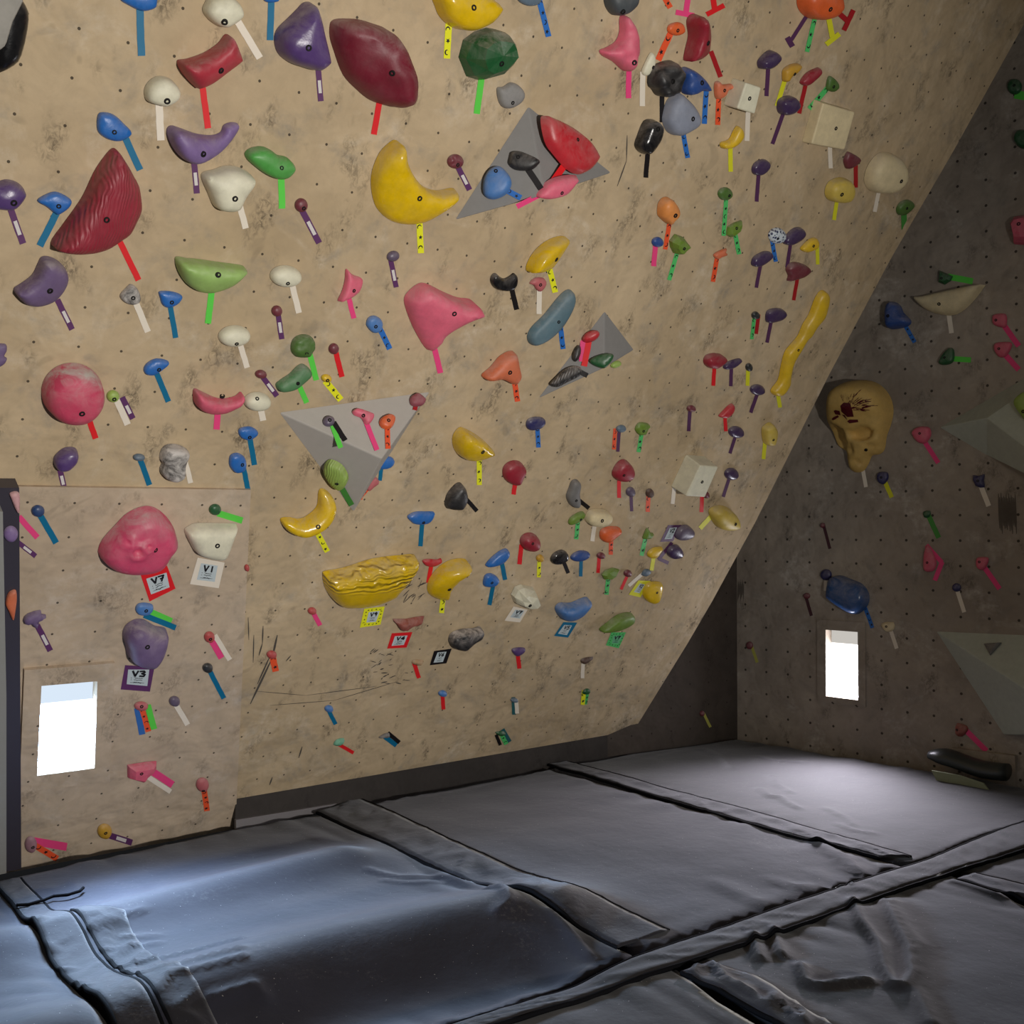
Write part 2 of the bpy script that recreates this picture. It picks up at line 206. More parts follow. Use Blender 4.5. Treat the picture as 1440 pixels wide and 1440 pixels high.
white|white wedge hold with flat top over a white card|-80,920 -55,890 -5,870 100,868 235,870 262,880 240,950 190,1070 120,1095 0,1060 -43,1000|118,988||S=P d=.1
yellow|yellow banana-shaped hold beside the panel|570,830 620,820 700,830 770,790 810,740 820,650 850,632 900,670 915,730 880,810 800,880 700,920 620,905 580,870|790,852|yelp 793 898 866 1036 38|d=.09 lip=760,800
@0 560
pinkd|round red dome hold whitened with chalk on top|E 508,-8,204,192,0|548,95|red 608 165 645 272 40|d=.15 k=.6
lime2|tiny green ball beside the round red dome|E 765,-10,42,39,0|770,5|whit 792 20 862 178 44;purw 835 15 897 138 40|
purple|glossy purple dome hold above the panel|370,440 385,400 440,355 505,350 530,380 520,430 470,480 420,492 385,480||purw 405 485 437 621 38|d=.09
slate|small grey-blue cup foothold above teal tape|E 940,402,39,23,0||teal 948 418 1010 586 38|
marble|white and black peanut hold with chalk|1090,420 1105,360 1150,330 1220,335 1280,375 1265,430 1255,470 1250,530 1190,565 1130,550 1090,500 1105,450||whit 1258 455 1288 572 34|marb d=.08
navy2|dark blue knob at the panel's upper corner|E 258,765,44,38,0||teal 270 788 380 977 42|S=P
pinkd2|large pink dome hold with swirled pockets|690,1060 720,990 800,900 880,820 980,775 1060,780 1140,840 1195,930 1203,1010 1160,1070 1115,1140 1040,1180 920,1197 800,1180 720,1130 695,1090|1042,1013||S=P d=.15 k=.35 pock
pinkw|pale pink hold on the dark post beside the panel|70,645 130,645 132,770 110,760 80,690||pink 143 818 252 940 40|S=L
purple2|chalky purple ball on the dark post|E 75,920,48,52,0||purw 128 978 242 1066 34|S=L k=.4
orange2|dull orange hold on the dark post|40,1390 60,1320 105,1300 115,1350 105,1440 90,1500 60,1440|||S=L
@0 840
blue3|blue oval hold above lime and teal tapes on the panel|918,80 935,50 980,42 1030,55 1032,90 1000,120 950,122 925,105|985,88|lime 1010 100 1158 165 50;teal 995 130 1187 206 38|S=P
purple3|big purple dome hold with chalky pockets on the panel|848,290 870,230 930,190 990,190 1060,230 1135,250 1130,330 1090,420 1030,472 930,460 880,420 865,350|990,325||S=P d=.14 k=.3
purple3|purple bow-shaped hold above the bright framed window|160,160 190,120 275,95 280,120 310,125 305,145 265,165 265,195 235,210 210,180 180,190||purw 262 208 340 361 40|S=P s
pinkr|brownish pink half-ring hold above three tapes|E 955,738,46,29,0|955,735|blu 930 772 960 926 42;orap 962 764 1002 906 38;lime 1003 750 1040 890 42|S=P
purpleg|small mauve ball beside the three-tape hold|E 1180,705,36,33,0||whit 1192 732 1267 860 36|S=P
pink|pink block jug hold low on the panel|868,1145 1000,1125 1060,1120 1060,1165 1000,1210 970,1250 870,1225|952,1183|pink 1035 1180 1165 1265 50;whit 1008 1218 1152 1312 34|S=P s fac
@0 1100 4.235
mauve|mauve knob at the panel's lowest corner by the mats|E 185,375,36,46,0|195,385|pink 222 355 397 385 48;orap 222 385 342 456 38|S=P
yellow3|small yellow disc near the panel's bottom edge|E 625,297,42,42,0|628,300|purw 655 318 787 360 38|S=P
@1140 560
navy|small dark purple knob beside the skull above yellow tape|445,530 460,500 510,500 520,540 490,580 455,565|478,535|yel 503 570 548 670 30|
pink|pink round hold between the skull and the corner volume|682,240 700,205 745,190 795,200 805,250 770,300 720,295|738,238|pink 775 302 862 437 32|
navy|dark purple square star hold above plain white tape|1090,520 1130,525 1170,512 1165,555 1170,600 1110,590|1130,558|whit 1153 602 1202 728 34|s
dgreen|tiny dark green square hold on the window wall|760,765 805,762 800,800 765,805||dlime 800 803 864 942 34|s
pink|pink teardrop hold inside a bent pink tape|760,1080 770,1020 790,995 830,1060 845,1120 820,1165 765,1160|788,1110|pink 797 1010 888 1110 30 + 888 1105 838 1230 32|
pink|small pink hold lowest of those above the lower corner volume|1115,1100 1130,1075 1195,1080 1180,1140 1150,1160 1120,1140|1140,1105|pink 1178 1150 1276 1287 34|
maroon|tiny dark maroon knob above a dark tape below the skull|E 78,858,15,17,0||mtap 90 868 130 1016 20|
navy|small dark purple knob behind the big blue hold|E 100,1192,37,37,0||whit 100 1225 98 1300 20|
navy|small purple ball beside the lower corner volume|E 983,1278,29,28,0||whit 992 1305 1037 1445 28|
@0 0 1
blue4|big glossy dark blue hold above the narrow window|1161,838 1165,815 1178,810 1192,815 1208,822 1217,835 1216,850 1205,862 1195,863 1180,855 1166,845||blup 1217 856 1227 883 5.4|d=.14
maroon|tiny dark maroon knob near the foot of the overhang|E 1134,838,4.6,4.2,0||mtap 1134 842 1141 866 4.4|
@1140 840
white3|tan square foothold beside the narrow window|475,175 555,170 560,215 520,235 490,215|512,197|whit 540 222 581 346 26|s
brown|small pinkish brown foothold above the black roll|975,900 985,850 1050,870 1055,900 1020,940 980,930|988,895|pink 1053 903 1187 1036 36|s
@840 840
maroon|tiny maroon knob above dull yellow tape on the window wall|E 1025,325,22,26,0||dyel 1046 342 1079 440 20|
maroon|tiny brown knob above dull yellow tape on the dark corner|E 710,785,15,19,0||dyel 727 802 763 876 18|S=F
"""
import bpy, bmesh, math, random
from mathutils import Vector, Matrix, noise, geometry
from mathutils.bvhtree import BVHTree
random.seed(7)
COL = bpy.context.scene.collection

# ------------------------------------------------------------------ camera model (photo pixels -> points of the room)
F, CX, CY = 1442.0, 720.0, 720.0
EYE = Vector((0, 0, 1.5))
PITCH = math.atan(25 / F)
FWD = Vector((0, math.cos(PITCH), math.sin(PITCH)))
RGT = Vector((1, 0, 0))
UPV = RGT.cross(FWD)

def ray(x, y):
    return (RGT * (x - CX) + UPV * (CY - y) + FWD * F).normalized()

def hit(x, y, P, n):
    d = ray(x, y)
    return EYE + d * ((P - EYE).dot(n) / d.dot(n))

ZUP = Vector((0, 0, 1))
def fl(x, y):
    return hit(x, y, Vector((0, 0, 0)), ZUP)

class Surf:
    """a flat surface of the room: origin, two axes along it and the normal into the room"""
    def __init__(s, O, u, v):
        s.O, s.u, s.v = O.copy(), u.normalized(), v.normalized()
        s.n = s.u.cross(s.v).normalized()
    def loc(s, px, h=0.0):
        q = hit(px[0], px[1], s.O + s.n * h, s.n) - s.O
        return Vector((q.dot(s.u), q.dot(s.v)))
    def world(s, u, v, h=0.0):
        return s.O + s.u * u + s.v * v + s.n * h
    def mat(s, u=0, v=0, h=0):
        m = Matrix.Identity(4)
        for i in range(3):
            m[i][0], m[i][1], m[i][2] = s.u[i], s.v[i], s.n[i]
        m.translation = s.world(u, v, h)
        return m

k0, k1 = fl(337, 1160), fl(888, 1056)
AX = (k1 - k0).normalized()
NIN = Vector((-AX.y, AX.x, 0))
TILT = math.radians(30)
UPW = -NIN * math.sin(TILT) + ZUP * math.cos(TILT)
P0 = (hit(331, 1109, k0, NIN) + hit(664, 1058, k0, NIN)) / 2
SM = Surf(P0, AX, UPW)                        # overhanging wall
SP = Surf(P0 + SM.n * .014, AX, UPW)           # panel with the framed window
pc, pr = fl(1037, 1036), fl(1303, 1080)
DR = (pr - pc).normalized()
SR = Surf(pc, DR, ZUP)                        # window wall on the far side
kc = fl(880, 1057)
DF = (pc - kc); DF.z = 0; DF.normalize()
SF = Surf(kc, DF, ZUP)                        # short dark wall under the overhang
SL = Surf(SP.O + SM.n * .06, AX, UPW)         # face of the dark post
SURF = {'M': SM, 'P': SP, 'R': SR, 'F': SF, 'L': SL}
EDGE = [(888, 1030), (965, 905), (1000, 845), (1060, 735), (1165, 525), (1250, 365), (1340, 210), (1440, 30), (1500, -80)]
def edge_x(y):
    for (x0, y0), (x1, y1) in zip(EDGE, EDGE[1:]):
        if y1 <= y <= y0:
            return x0 + (x1 - x0) * (y - y0) / (y1 - y0)
    return 888 if y > 1030 else 1500
def auto_surf(x, y):
    if x < 345 and y > 690: return 'P'
    return 'R' if x > edge_x(y) else 'M'

# ------------------------------------------------------------------ object helpers
def tag(o, label=None, cat=None, group=None, kind=None):
    if label: o['label'] = label
    if cat: o['category'] = cat
    if group: o['group'] = group
    if kind: o['kind'] = kind
    return o

def mesh(name, verts, faces, mats, midx=None, smooth=False):
    me = bpy.data.meshes.new(name)
    me.from_pydata([tuple(v) for v in verts], [], faces)
    for m in (mats if isinstance(mats, (list, tuple)) else [mats]): me.materials.append(m)
    if midx:
        for p, i in zip(me.polygons, midx): p.material_index = i
    if smooth:
        for p in me.polygons: p.use_smooth = True
    me.update()
    return me

def link(name, me, parent=None, mw=None):
    o = bpy.data.objects.new(name, me)
    COL.objects.link(o)
    if parent: o.parent = parent
    if mw is not None: o.matrix_world = mw
    return o

def poly_slab(poly, z0, z1):
    """closed slab over a 2-D polygon (counter-clockwise)"""
    n = len(poly)
    vs = [(p[0], p[1], z0) for p in poly] + [(p[0], p[1], z1) for p in poly]
    fs = [tuple(range(n, 2 * n)), tuple(reversed(range(n)))]
    fs += [(i, (i + 1) % n, n + (i + 1) % n, n + i) for i in range(n)]
    return vs, fs

def ccw(poly):
    a = sum(poly[i][0] * poly[(i + 1) % len(poly)][1] - poly[(i + 1) % len(poly)][0] * poly[i][1] for i in range(len(poly)))
    return list(poly) if a > 0 else list(reversed(poly))

def frame_slab(outer, inner, z0, z1):
    """slab with a hole: two quads, both counter-clockwise"""
    vs = [(p[0], p[1], z) for z in (z0, z1) for p in list(outer) + list(inner)]
    fs = []
    for i in range(4):
        j = (i + 1) % 4
        fs.append((8 + i, 8 + j, 12 + j, 12 + i))
        fs.append((j, i, 4 + i, 4 + j))
        fs.append((i, j, 8 + j, 8 + i))
        fs.append((4 + j, 4 + i, 12 + i, 12 + j))
    return vs, fs

def join(*parts):
    V, Fs = [], []
    for v, f in parts:
        b = len(V); V += list(v); Fs += [tuple(b + i for i in q) for q in f]
    return V, Fs

# ------------------------------------------------------------------ materials
def s2l(c):
    return tuple(((x / 255) / 12.92 if x / 255 <= .04045 else ((x / 255 + .055) / 1.055) ** 2.4) for x in c)

def new_mat(name):
    m = bpy.data.materials.new(name); m.use_nodes = True
    nt = m.node_tree; b = nt.nodes['Principled BSDF']
    return m, nt, b

def nd(nt, t, **kw):
    n = nt.nodes.new(t)
    for k, v in kw.items():
        if k in n.inputs: n.inputs[k].default_value = v
        else: setattr(n, k, v)
    return n

def mixc(nt, fac, a, b):
    n = nt.nodes.new('ShaderNodeMix'); n.data_type = 'RGBA'
    for sock, v in ((n.inputs[0], fac), (n.inputs[6], a), (n.inputs[7], b)):
        if isinstance(v, bpy.types.NodeSocket): nt.links.new(v, sock)
        else: sock.default_value = v if not isinstance(v, tuple) else (*v[:3], 1)
    return n.outputs[2]

def mth(nt, op, a, b=0.0, c=None):
    n = nt.nodes.new('ShaderNodeMath'); n.operation = op
    for i, v in enumerate((a, b) if c is None else (a, b, c)):
        if isinstance(v, bpy.types.NodeSocket): nt.links.new(v, n.inputs[i])
        else: n.inputs[i].default_value = v
    return n.outputs[0]

def ramp(nt, val, lo, hi):
    n = nt.nodes.new('ShaderNodeMapRange'); n.clamp = True
    nt.links.new(val, n.inputs[0])
    n.inputs[1].default_value, n.inputs[2].default_value = lo, hi
    return n.outputs[0]

def tex(nt, scale, detail=4, rough=.6, co=None, dist=0.0):
    n = nd(nt, 'ShaderNodeTexNoise', Scale=scale, Detail=detail, Roughness=rough, Distortion=dist)
    if co is not None: nt.links.new(co, n.inputs['Vector'])
    return n.outputs['Fac']

def wall_mat(name, base, dark, light, grid=None, chalk=.5, scuff=.7):
    m, nt, b = new_mat(name)
    co = nd(nt, 'ShaderNodeTexCoord').outputs['Object']
    big = ramp(nt, tex(nt, 1.3, 5, .6, co), .35, .68)
    c = mixc(nt, big, base, dark)
    fine = ramp(nt, tex(nt, 9, 6, .7, co, .4), .42, .7)
    c = mixc(nt, mth(nt, 'MULTIPLY', fine, .42), c, tuple(x * .62 for x in base))
    # chalk bloom
    ch = mth(nt, 'MULTIPLY', ramp(nt, tex(nt, 2.7, 5, .65, co, .8), .52, .72), ramp(nt, tex(nt, 21, 4, .7, co), .35, .65))
    c = mixc(nt, mth(nt, 'MULTIPLY', ch, chalk), c, light)
    # grey worn patches
    wp = mth(nt, 'MULTIPLY', ramp(nt, tex(nt, 5.5, 4, .6, co, .5), .52, .70), ramp(nt, tex(nt, 17, 4, .7, co), .30, .65))
    c = mixc(nt, mth(nt, 'MULTIPLY', wp, .65 * scuff), c, tuple(sum(base) / 3 * k for k in (.48, .46, .42)))
    # rubber scuffs: blotches broken up by stretched fine noise
    mp = nd(nt, 'ShaderNodeMapping'); nt.links.new(co, mp.inputs['Vector'])
    mp.inputs['Scale'].default_value = (1.6, 1, 1); mp.inputs['Rotation'].default_value = (0, 0, .5)
    sc = mth(nt, 'MULTIPLY', ramp(nt, tex(nt, 4.2, 3, .55, mp.outputs[0]), .55, .70), ramp(nt, tex(nt, 34, 5, .75, mp.outputs[0], 1.0), .42, .60))
    c = mixc(nt, mth(nt, 'MULTIPLY', sc, scuff), c, tuple(x * .22 for x in base))
    st = mth(nt, 'MULTIPLY', ramp(nt, tex(nt, 2.2, 2, .5, co, 3.0), .68, .72), .25)
    c = mixc(nt, st, c, tuple(x * .35 for x in base))
    if grid:
        u0, v0, su, sv, r = grid
        sx = nd(nt, 'ShaderNodeSeparateXYZ'); nt.links.new(co, sx.inputs[0])
        du = mth(nt, 'MULTIPLY', mth(nt, 'SUBTRACT', mth(nt, 'FRACT', mth(nt, 'DIVIDE', mth(nt, 'SUBTRACT', sx.outputs[0], u0 - su / 2 - 60 * su), su)), .5), su)
        dv = mth(nt, 'MULTIPLY', mth(nt, 'SUBTRACT', mth(nt, 'FRACT', mth(nt, 'DIVIDE', mth(nt, 'SUBTRACT', sx.outputs[1], v0 - sv / 2 - 60 * sv), sv)), .5), sv)
        d = mth(nt, 'SQRT', mth(nt, 'ADD', mth(nt, 'MULTIPLY', du, du), mth(nt, 'MULTIPLY', dv, dv)))
        dot = mth(nt, 'LESS_THAN', d, r)
        c = mixc(nt, mth(nt, 'MULTIPLY', dot, .85), c, (.02, .015, .012))
    nt.links.new(c, b.inputs['Base Color'])
    b.inputs['Roughness'].default_value = .82
    b.inputs['Specular IOR Level'].default_value = .25
    bp = nd(nt, 'ShaderNodeBump', Strength=.75, Distance=.05)
    nt.links.new(tex(nt, 4.6, 3, .5, co, .2), bp.inputs['Height']); nt.links.new(bp.outputs[0], b.inputs['Normal'])
    return m

def flat_mat(name, rgb, rough=.6, spec=.4, var=.12, metal=0.0):
    m, nt, b = new_mat(name)
    co = nd(nt, 'ShaderNodeTexCoord').outputs['Object']
    c = mixc(nt, mth(nt, 'MULTIPLY', tex(nt, 30, 3, .6, co), var * 2), rgb, tuple(x * .6 for x in rgb))
    nt.links.new(c, b.inputs['Base Color'])
    b.inputs['Roughness'].default_value = rough; b.inputs['Specular IOR Level'].default_value = spec
    b.inputs['Metallic'].default_value = metal
    return m

HC = {  'green5': ((152, 186, 104), .5), 'dred3': ((150, 40, 56), .5), # hold colours as they look in the photo (sRGB) and their gloss
 'black': ((22, 22, 24), .22), 'black2': ((34, 34, 36), .45), 'blackg': ((40, 44, 46), .4), 'blue': ((36, 104, 182), 0.38), 'blue2': ((40, 74, 140), .42),
 'blue3': ((74, 122, 184), .5), 'blue4': ((40, 78, 132), .22), 'navy': ((42, 42, 92), .4), 'navy2': ((38, 66, 112), .4), 'white': ((230, 219, 194), 0.55),
 'white2': ((205, 214, 222), .5), 'white3': ((222, 205, 164), 0.6), 'purple': ((86, 62, 116), 0.32), 'purple2': ((126, 102, 152), 0.55), 'purple3': ((108, 88, 126), 0.6),
 'purpled': ((66, 48, 84), .3), 'purpleg': ((96, 84, 104), .4), 'dred': ((116, 26, 44), .5), 'dred2': ((150, 34, 50), .45), 'red': ((190, 42, 52), .4),
 'red2': ((182, 74, 72), .5), 'red3': ((172, 48, 62), .5), 'pinkd': ((198, 66, 96), .55), 'pinkd2': ((206, 72, 108), .5), 'pink': ((212, 92, 116), 0.6),
 'pink2': ((228, 102, 126), 0.55), 'pinkr': ((184, 96, 100), .6), 'pinkw': ((206, 158, 160), .6), 'maroon': ((112, 48, 58), .45), 'maroon2': ((146, 72, 84), .6),
 'mauve': ((150, 112, 122), .6), 'green': ((74, 108, 44), .5), 'green2': ((106, 136, 44), .5), 'green3': ((80, 158, 72), .45), 'green4': ((82, 128, 84), .6), 'dgreen': ((28, 86, 46), .4),
 'lime2': ((150, 178, 84), .5), 'mint': ((110, 170, 140), .6), 'yellow': ((248, 184, 16), 0.22), 'yellow2': ((228, 184, 36), .4), 'yellow3': ((196, 150, 44), .5), 'yellow4': ((210, 184, 84), .5),
 'orange': ((224, 142, 72), .5), 'orange2': ((208, 110, 72), .55), 'orange3': ((236, 98, 44), .45), 'grey': ((136, 134, 132), .7), 'greyw': ((150, 142, 134), .6), 'grey2': ((112, 110, 108), .6),
 'slate': ((92, 110, 126), .5), 'slate2': ((88, 116, 128), .55), 'slate3': ((70, 76, 80), .55), 'slate4': ((136, 142, 158), .6), 'brown': ((146, 78, 66), .7), 'brown2': ((84, 62, 52), .6), 'tan': ((170, 140, 104), .7), 'marble': ((196, 186, 176), .6),
}

_hm = {}
def hold_mat(cn, chalk, fx):
    key = (cn, round(chalk, 2), fx)
    if key in _hm: return _hm[key]
    rgb, rough = HC[cn]; rgb = tuple(min(.85, x * GAIN) for x in s2l(rgb))
    m, nt, b = new_mat('hold_' + cn + fx)
    co = nd(nt, 'ShaderNodeTexCoord').outputs['Object']
    c = mixc(nt, mth(nt, 'MULTIPLY', ramp(nt, tex(nt, 16, 5, .7, co), .35, .75), .5), rgb, tuple(x * .55 for x in rgb))
    if fx == 'marb':
        c = mixc(nt, ramp(nt, tex(nt, 15, 5, .7, co, .8), .36, .62), (.07, .065, .06), (.64, .60, .56))
    if fx == 'spot':
        v = nd(nt, 'ShaderNodeTexVoronoi', Scale=62.0, Randomness=.6); nt.links.new(co, v.inputs['Vector'])
        c = mixc(nt, ramp(nt, v.outputs['Distance'], .38, .46), (.015, .03, .10), c)
    # chalk settles on the sides that look up and in the middle
    geo = nd(nt, 'ShaderNodeNewGeometry'); sz = nd(nt, 'ShaderNodeSeparateXYZ'); nt.links.new(geo.outputs['Normal'], sz.inputs[0])
    up = ramp(nt, sz.outputs[2], -.55, .55)
    fac = mth(nt, 'MULTIPLY', mth(nt, 'MULTIPLY', ramp(nt, tex(nt, 11, 6, .72, co, .6), .38, .66), mth(nt, 'ADD', mth(nt, 'MULTIPLY', up, 1.1), .15)), min(1.0, chalk * 1.5))
    c = mixc(nt, fac, c, (.56, .50, .46))
    nt.links.new(c, b.inputs['Base Color'])
    b.inputs['Roughness'].default_value = rough
    b.inputs['Specular IOR Level'].default_value = .5
    h = tex(nt, 90, 3, .6, co)
    bp = nd(nt, 'ShaderNodeBump', Strength=.18, Distance=.003)
    if fx == 'furr':
        mpf = nd(nt, 'ShaderNodeMapping'); mpf.inputs['Rotation'].default_value = (0, 0, 1.45); nt.links.new(co, mpf.inputs['Vector'])
        w = nd(nt, 'ShaderNodeTexWave', Scale=11.0, Distortion=7.0); w.inputs['Detail Scale'].default_value = 1.2; w.inputs['Detail'].default_value = 1.5
        nt.links.new(mpf.outputs[0], w.inputs['Vector'])
        sy = nd(nt, 'ShaderNodeSeparateXYZ'); nt.links.new(co, sy.inputs[0])
        h = mth(nt, 'MULTIPLY', w.outputs['Fac'], ramp(nt, sy.outputs[1], -.03, .03))
        bp.inputs['Strength'].default_value = .9; bp.inputs['Distance'].default_value = .012
    if fx == 'rib':
        w = nd(nt, 'ShaderNodeTexWave', Scale=26.0, Distortion=14.0); w.inputs['Detail Scale'].default_value = .35; w.inputs['Detail'].default_value = 1.0
        nt.links.new(co, w.inputs['Vector']); h = w.outputs['Fac']
        bp.inputs['Strength'].default_value = .5; bp.inputs['Distance'].default_value = .004
    nt.links.new(h, bp.inputs['Height']); nt.links.new(bp.outputs[0], b.inputs['Normal'])
    _hm[key] = m
    return m

TC = {'teal': ((10, 104, 142), 'teal'), 'whit': ((226, 216, 200), 'white'), 'red': ((216, 32, 38), 'red'), 'dred': ((164, 30, 36), 'dark red'), 'lime': ((92, 206, 74), 'lime'),
 'dlime': ((70, 142, 62), 'dull green'), 'purw': ((92, 50, 96), 'purple white-marked'), 'purp': ((84, 48, 84), 'purple'), 'pink': ((240, 70, 128), 'hot pink'), 'yel': ((216, 214, 44), 'yellow'),
 'dyel': ((178, 176, 84), 'dull yellow'), 'yelp': ((236, 230, 38), 'printed yellow'), 'orap': ((248, 86, 48), 'printed orange'), 'grep': ((82, 190, 104), 'printed green'), 'blup': ((44, 108, 188), 'printed blue'),
 'blk': ((24, 20, 22), 'black'), 'blu': ((54, 104, 172), 'blue'), 'slat': ((40, 92, 96), 'dark teal'), 'mtap': ((72, 40, 48), 'dark maroon')}
_tm = {}
def tape_mat(c):
    if c not in _tm: _tm[c] = flat_mat('tape_' + c, tuple(min(.9, x * GAIN) for x in s2l(TC[c][0])), .5, .35, .08)
    return _tm[c]
INK = flat_mat('ink', (.012, .012, .016), .6)
PAPER = flat_mat('paper', s2l((196, 208, 212)), .7, .3, .06)
SLIP = flat_mat('white_slip', (.72, .68, .66), .6, .3, .04)
BOLT = flat_mat('bolt_steel', (.012, .011, .011), .6, .3, .1)

# ------------------------------------------------------------------ bolt (one mesh, shared)
def bolt_mesh():
    V, Fs = [], []
    N = 12
    prof = [(1.0, -.6), (1.0, .25), (.85, .42), (.52, .42), (.46, -.1)]
    for r, z in prof:
        for i in range(N):
            a = 2 * math.pi * i / N
            V.append((r * math.cos(a), r * math.sin(a), z))
    for k in range(len(prof) - 1):
        for i in range(N):
            j = (i + 1) % N
            Fs.append((k * N + i, k * N + j, (k + 1) * N + j, (k + 1) * N + i))
    Fs.append(tuple((len(prof) - 1) * N + i for i in range(N)))
    return mesh('bolt', V, Fs, BOLT)
BOLT_ME = bolt_mesh()

# ------------------------------------------------------------------ hold shapes
def smooth_loop(pts, sub=4):
    n = len(pts); out = []
    for i in range(n):
        a, b, c, d = pts[i - 1], pts[i], pts[(i + 1) % n], pts[(i + 2) % n]
        for k in range(sub):
            t = k / sub; t2 = t * t; t3 = t2 * t
            out.append(Vector([.5 * ((2 * b[j]) + (-a[j] + c[j]) * t + (2 * a[j] - 5 * b[j] + 4 * c[j] - d[j]) * t2 + (-a[j] + 3 * b[j] - 3 * c[j] + d[j]) * t3) for j in (0, 1)]))
    return out

def inside(p, L):
    r = False; n = len(L); j = n - 1
    for i in range(n):
        a, b = L[i], L[j]
        if (a[1] > p[1]) != (b[1] > p[1]) and p[0] < (b[0] - a[0]) * (p[1] - a[1]) / (b[1] - a[1]) + a[0]: r = not r
        j = i
    return r

def dist(p, L):
    best = 1e9; n = len(L); px, py = p[0], p[1]
    for i in range(n):
        ax, ay = L[i - 1]; bx, by = L[i]
        dx, dy = bx - ax, by - ay
        q = dx * dx + dy * dy
        t = 0 if q == 0 else max(0, min(1, ((px - ax) * dx + (py - ay) * dy) / q))
        ex, ey = ax + dx * t - px, ay + dy * t - py
        e = ex * ex + ey * ey
        if e < best: best = e
    return math.sqrt(best)

def dome(outline, depth, lip=None, lump=0.0, seed=0.0, extra=None, dens=9, flat=.5):
    """closed dome over an outline: rounded rim, thickest towards lip; returns vertices, faces and its height function"""
    L = ccw(outline)
    xs = [p[0] for p in L]; ys = [p[1] for p in L]
    c = Vector((sum(xs) / len(L), sum(ys) / len(L)))
    size = max(max(xs) - min(xs), max(ys) - min(ys))
    sp = min(max(xs) - min(xs), max(ys) - min(ys)) / dens
    sp = max(sp, size / (dens * 3))
    grid = []
    y = min(ys); row = 0
    while y < max(ys):
        x = min(xs) + (sp / 2 if row % 2 else 0)
        while x < max(xs):
            if inside((x, y), L): grid.append(((x, y), dist((x, y), L)))
            x += sp
        y += sp * .87; row += 1
    R = max([d for _, d in grid] + [sp * .5])
    def hf(p):
        if not inside(p, L): return 0.0
        d = min(1.0, dist(p, L) / (R * flat))
        h = depth * (.82 * (1 - (1 - d) ** 2.6) ** .45 + .18 * min(1.0, dist(p, L) / R))
        if lip is not None:
            w = Vector(p) - c; lv = (lip - c)
            if lv.length > 1e-6: h *= 1 + .55 * max(-1, min(1, w.dot(lv.normalized()) / (size * .4)))
        if lump: h *= 1 + lump * 2.2 * noise.noise(Vector((p[0] * 5 / size, p[1] * 5 / size, seed)))
        if extra: h += extra(p) * min(1, d * 3)
        return h
    pts = [Vector(p) for p in L]; N = len(pts)
    for f in (.07, .2, .4):
        for i in range(N):
            if f > .3 and i % 2: continue
            t = (pts[(i + 1) % N] - pts[i - 1]); nrm = Vector((-t.y, t.x))
            if nrm.length < 1e-9: continue
            q = pts[i] + nrm.normalized() * (f * R)
            if inside(q, L) and dist(q, L) > f * R * .93: pts.append(q)
    ring = dist
    pts += [Vector(p) for p, d in grid if d > .5 * R or (d > .3 * R and dens > 12)]
    edges = [(i, (i + 1) % N) for i in range(N)]
    vs, es, fs, ov, oe, of = geometry.delaunay_2d_cdt(pts, edges, [list(range(N))], 1, sp * .05)
    V = []
    for i, p in enumerate(vs):
        V.append((p.x, p.y, hf((p.x, p.y)) if any(k >= N for k in ov[i]) or not ov[i] else 0.002))
    return V, [tuple(f) for f in fs], hf

def faceted(outline, depth, seed):
    L = ccw(outline); n = len(L)
    c = Vector((sum(p[0] for p in L) / n, sum(p[1] for p in L) / n))
    rnd = random.Random(seed)
    V = [(p[0], p[1], .002) for p in L]
    for f, h in ((.93, .45), (.62, 1.0)):
        for p in L:
            q = c + (Vector(p) - c) * (f + rnd.uniform(-.04, .04))
            V.append((q.x, q.y, depth * h * rnd.uniform(.85, 1.05)))
    cc = (c.x, c.y, depth * 1.06); V.append(cc)
    Fs = []
    for k in (0, 1):
        for i in range(n):
            j = (i + 1) % n
            Fs.append((k * n + i, k * n + j, (k + 1) * n + j, (k + 1) * n + i))
    for i in range(n):
        Fs.append((2 * n + i, 2 * n + (i + 1) % n, 3 * n))
    bv = BVHTree.FromPolygons([Vector(v) for v in V], Fs)
    def hf(p):
        r = bv.ray_cast(Vector((p[0], p[1], 5)), Vector((0, 0, -1)))
        return r[0].z if r[0] else 0.0
    return V, Fs, hf

def add_bolt(parent, mw, uv, hf, r):
    h = max(hf((uv.x + a, uv.y + b)) for a, b in ((0, 0), (r * .6, 0), (-r * .6, 0), (0, r * .6), (0, -r * .6)))
    e = r * 1.2
    nx = (hf((uv.x - e, uv.y)) - hf((uv.x + e, uv.y))) / (2 * e); ny = (hf((uv.x, uv.y - e)) - hf((uv.x, uv.y + e))) / (2 * e)
    nrm = Vector((max(-1, min(1, nx)), max(-1, min(1, ny)), 1)).normalized()
    q = nrm.to_track_quat('Z', 'Y').to_matrix().to_4x4()
    h = hf((uv.x, uv.y))
    lm = Matrix.Translation((uv.x, uv.y, h)) @ q @ Matrix.Diagonal((r, r, r, 1))
    o = link('bolt', BOLT_ME, parent)
    o.matrix_parent_inverse = Matrix.Identity(4)
    o.matrix_basis = lm
    return o

# ------------------------------------------------------------------ tapes and cards
GROUPS = {'M': 'on the overhanging wall', 'P': 'on the window panel', 'R': 'on the window wall', 'F': 'on the window wall', 'L': 'on the dark post'}
def quad_pt(q, s, t):
    a = q[0] * (1 - s) + q[1] * s; b = q[3] * (1 - s) + q[2] * s
    return a * (1 - t) + b * t

def strip_quad(S, x1, y1, x2, y2, w, h, back):
    d = Vector((x2 - x1, y2 - y1)); d.normalize()
    n = Vector((-d.y, d.x)) * (w / 2)
    a = Vector((x1, y1)) - d * back; b = Vector((x2, y2))
    return [S.loc(a + n, h), S.loc(a - n, h), S.loc(b - n, h), S.loc(b + n, h)]   # start, start, end, end

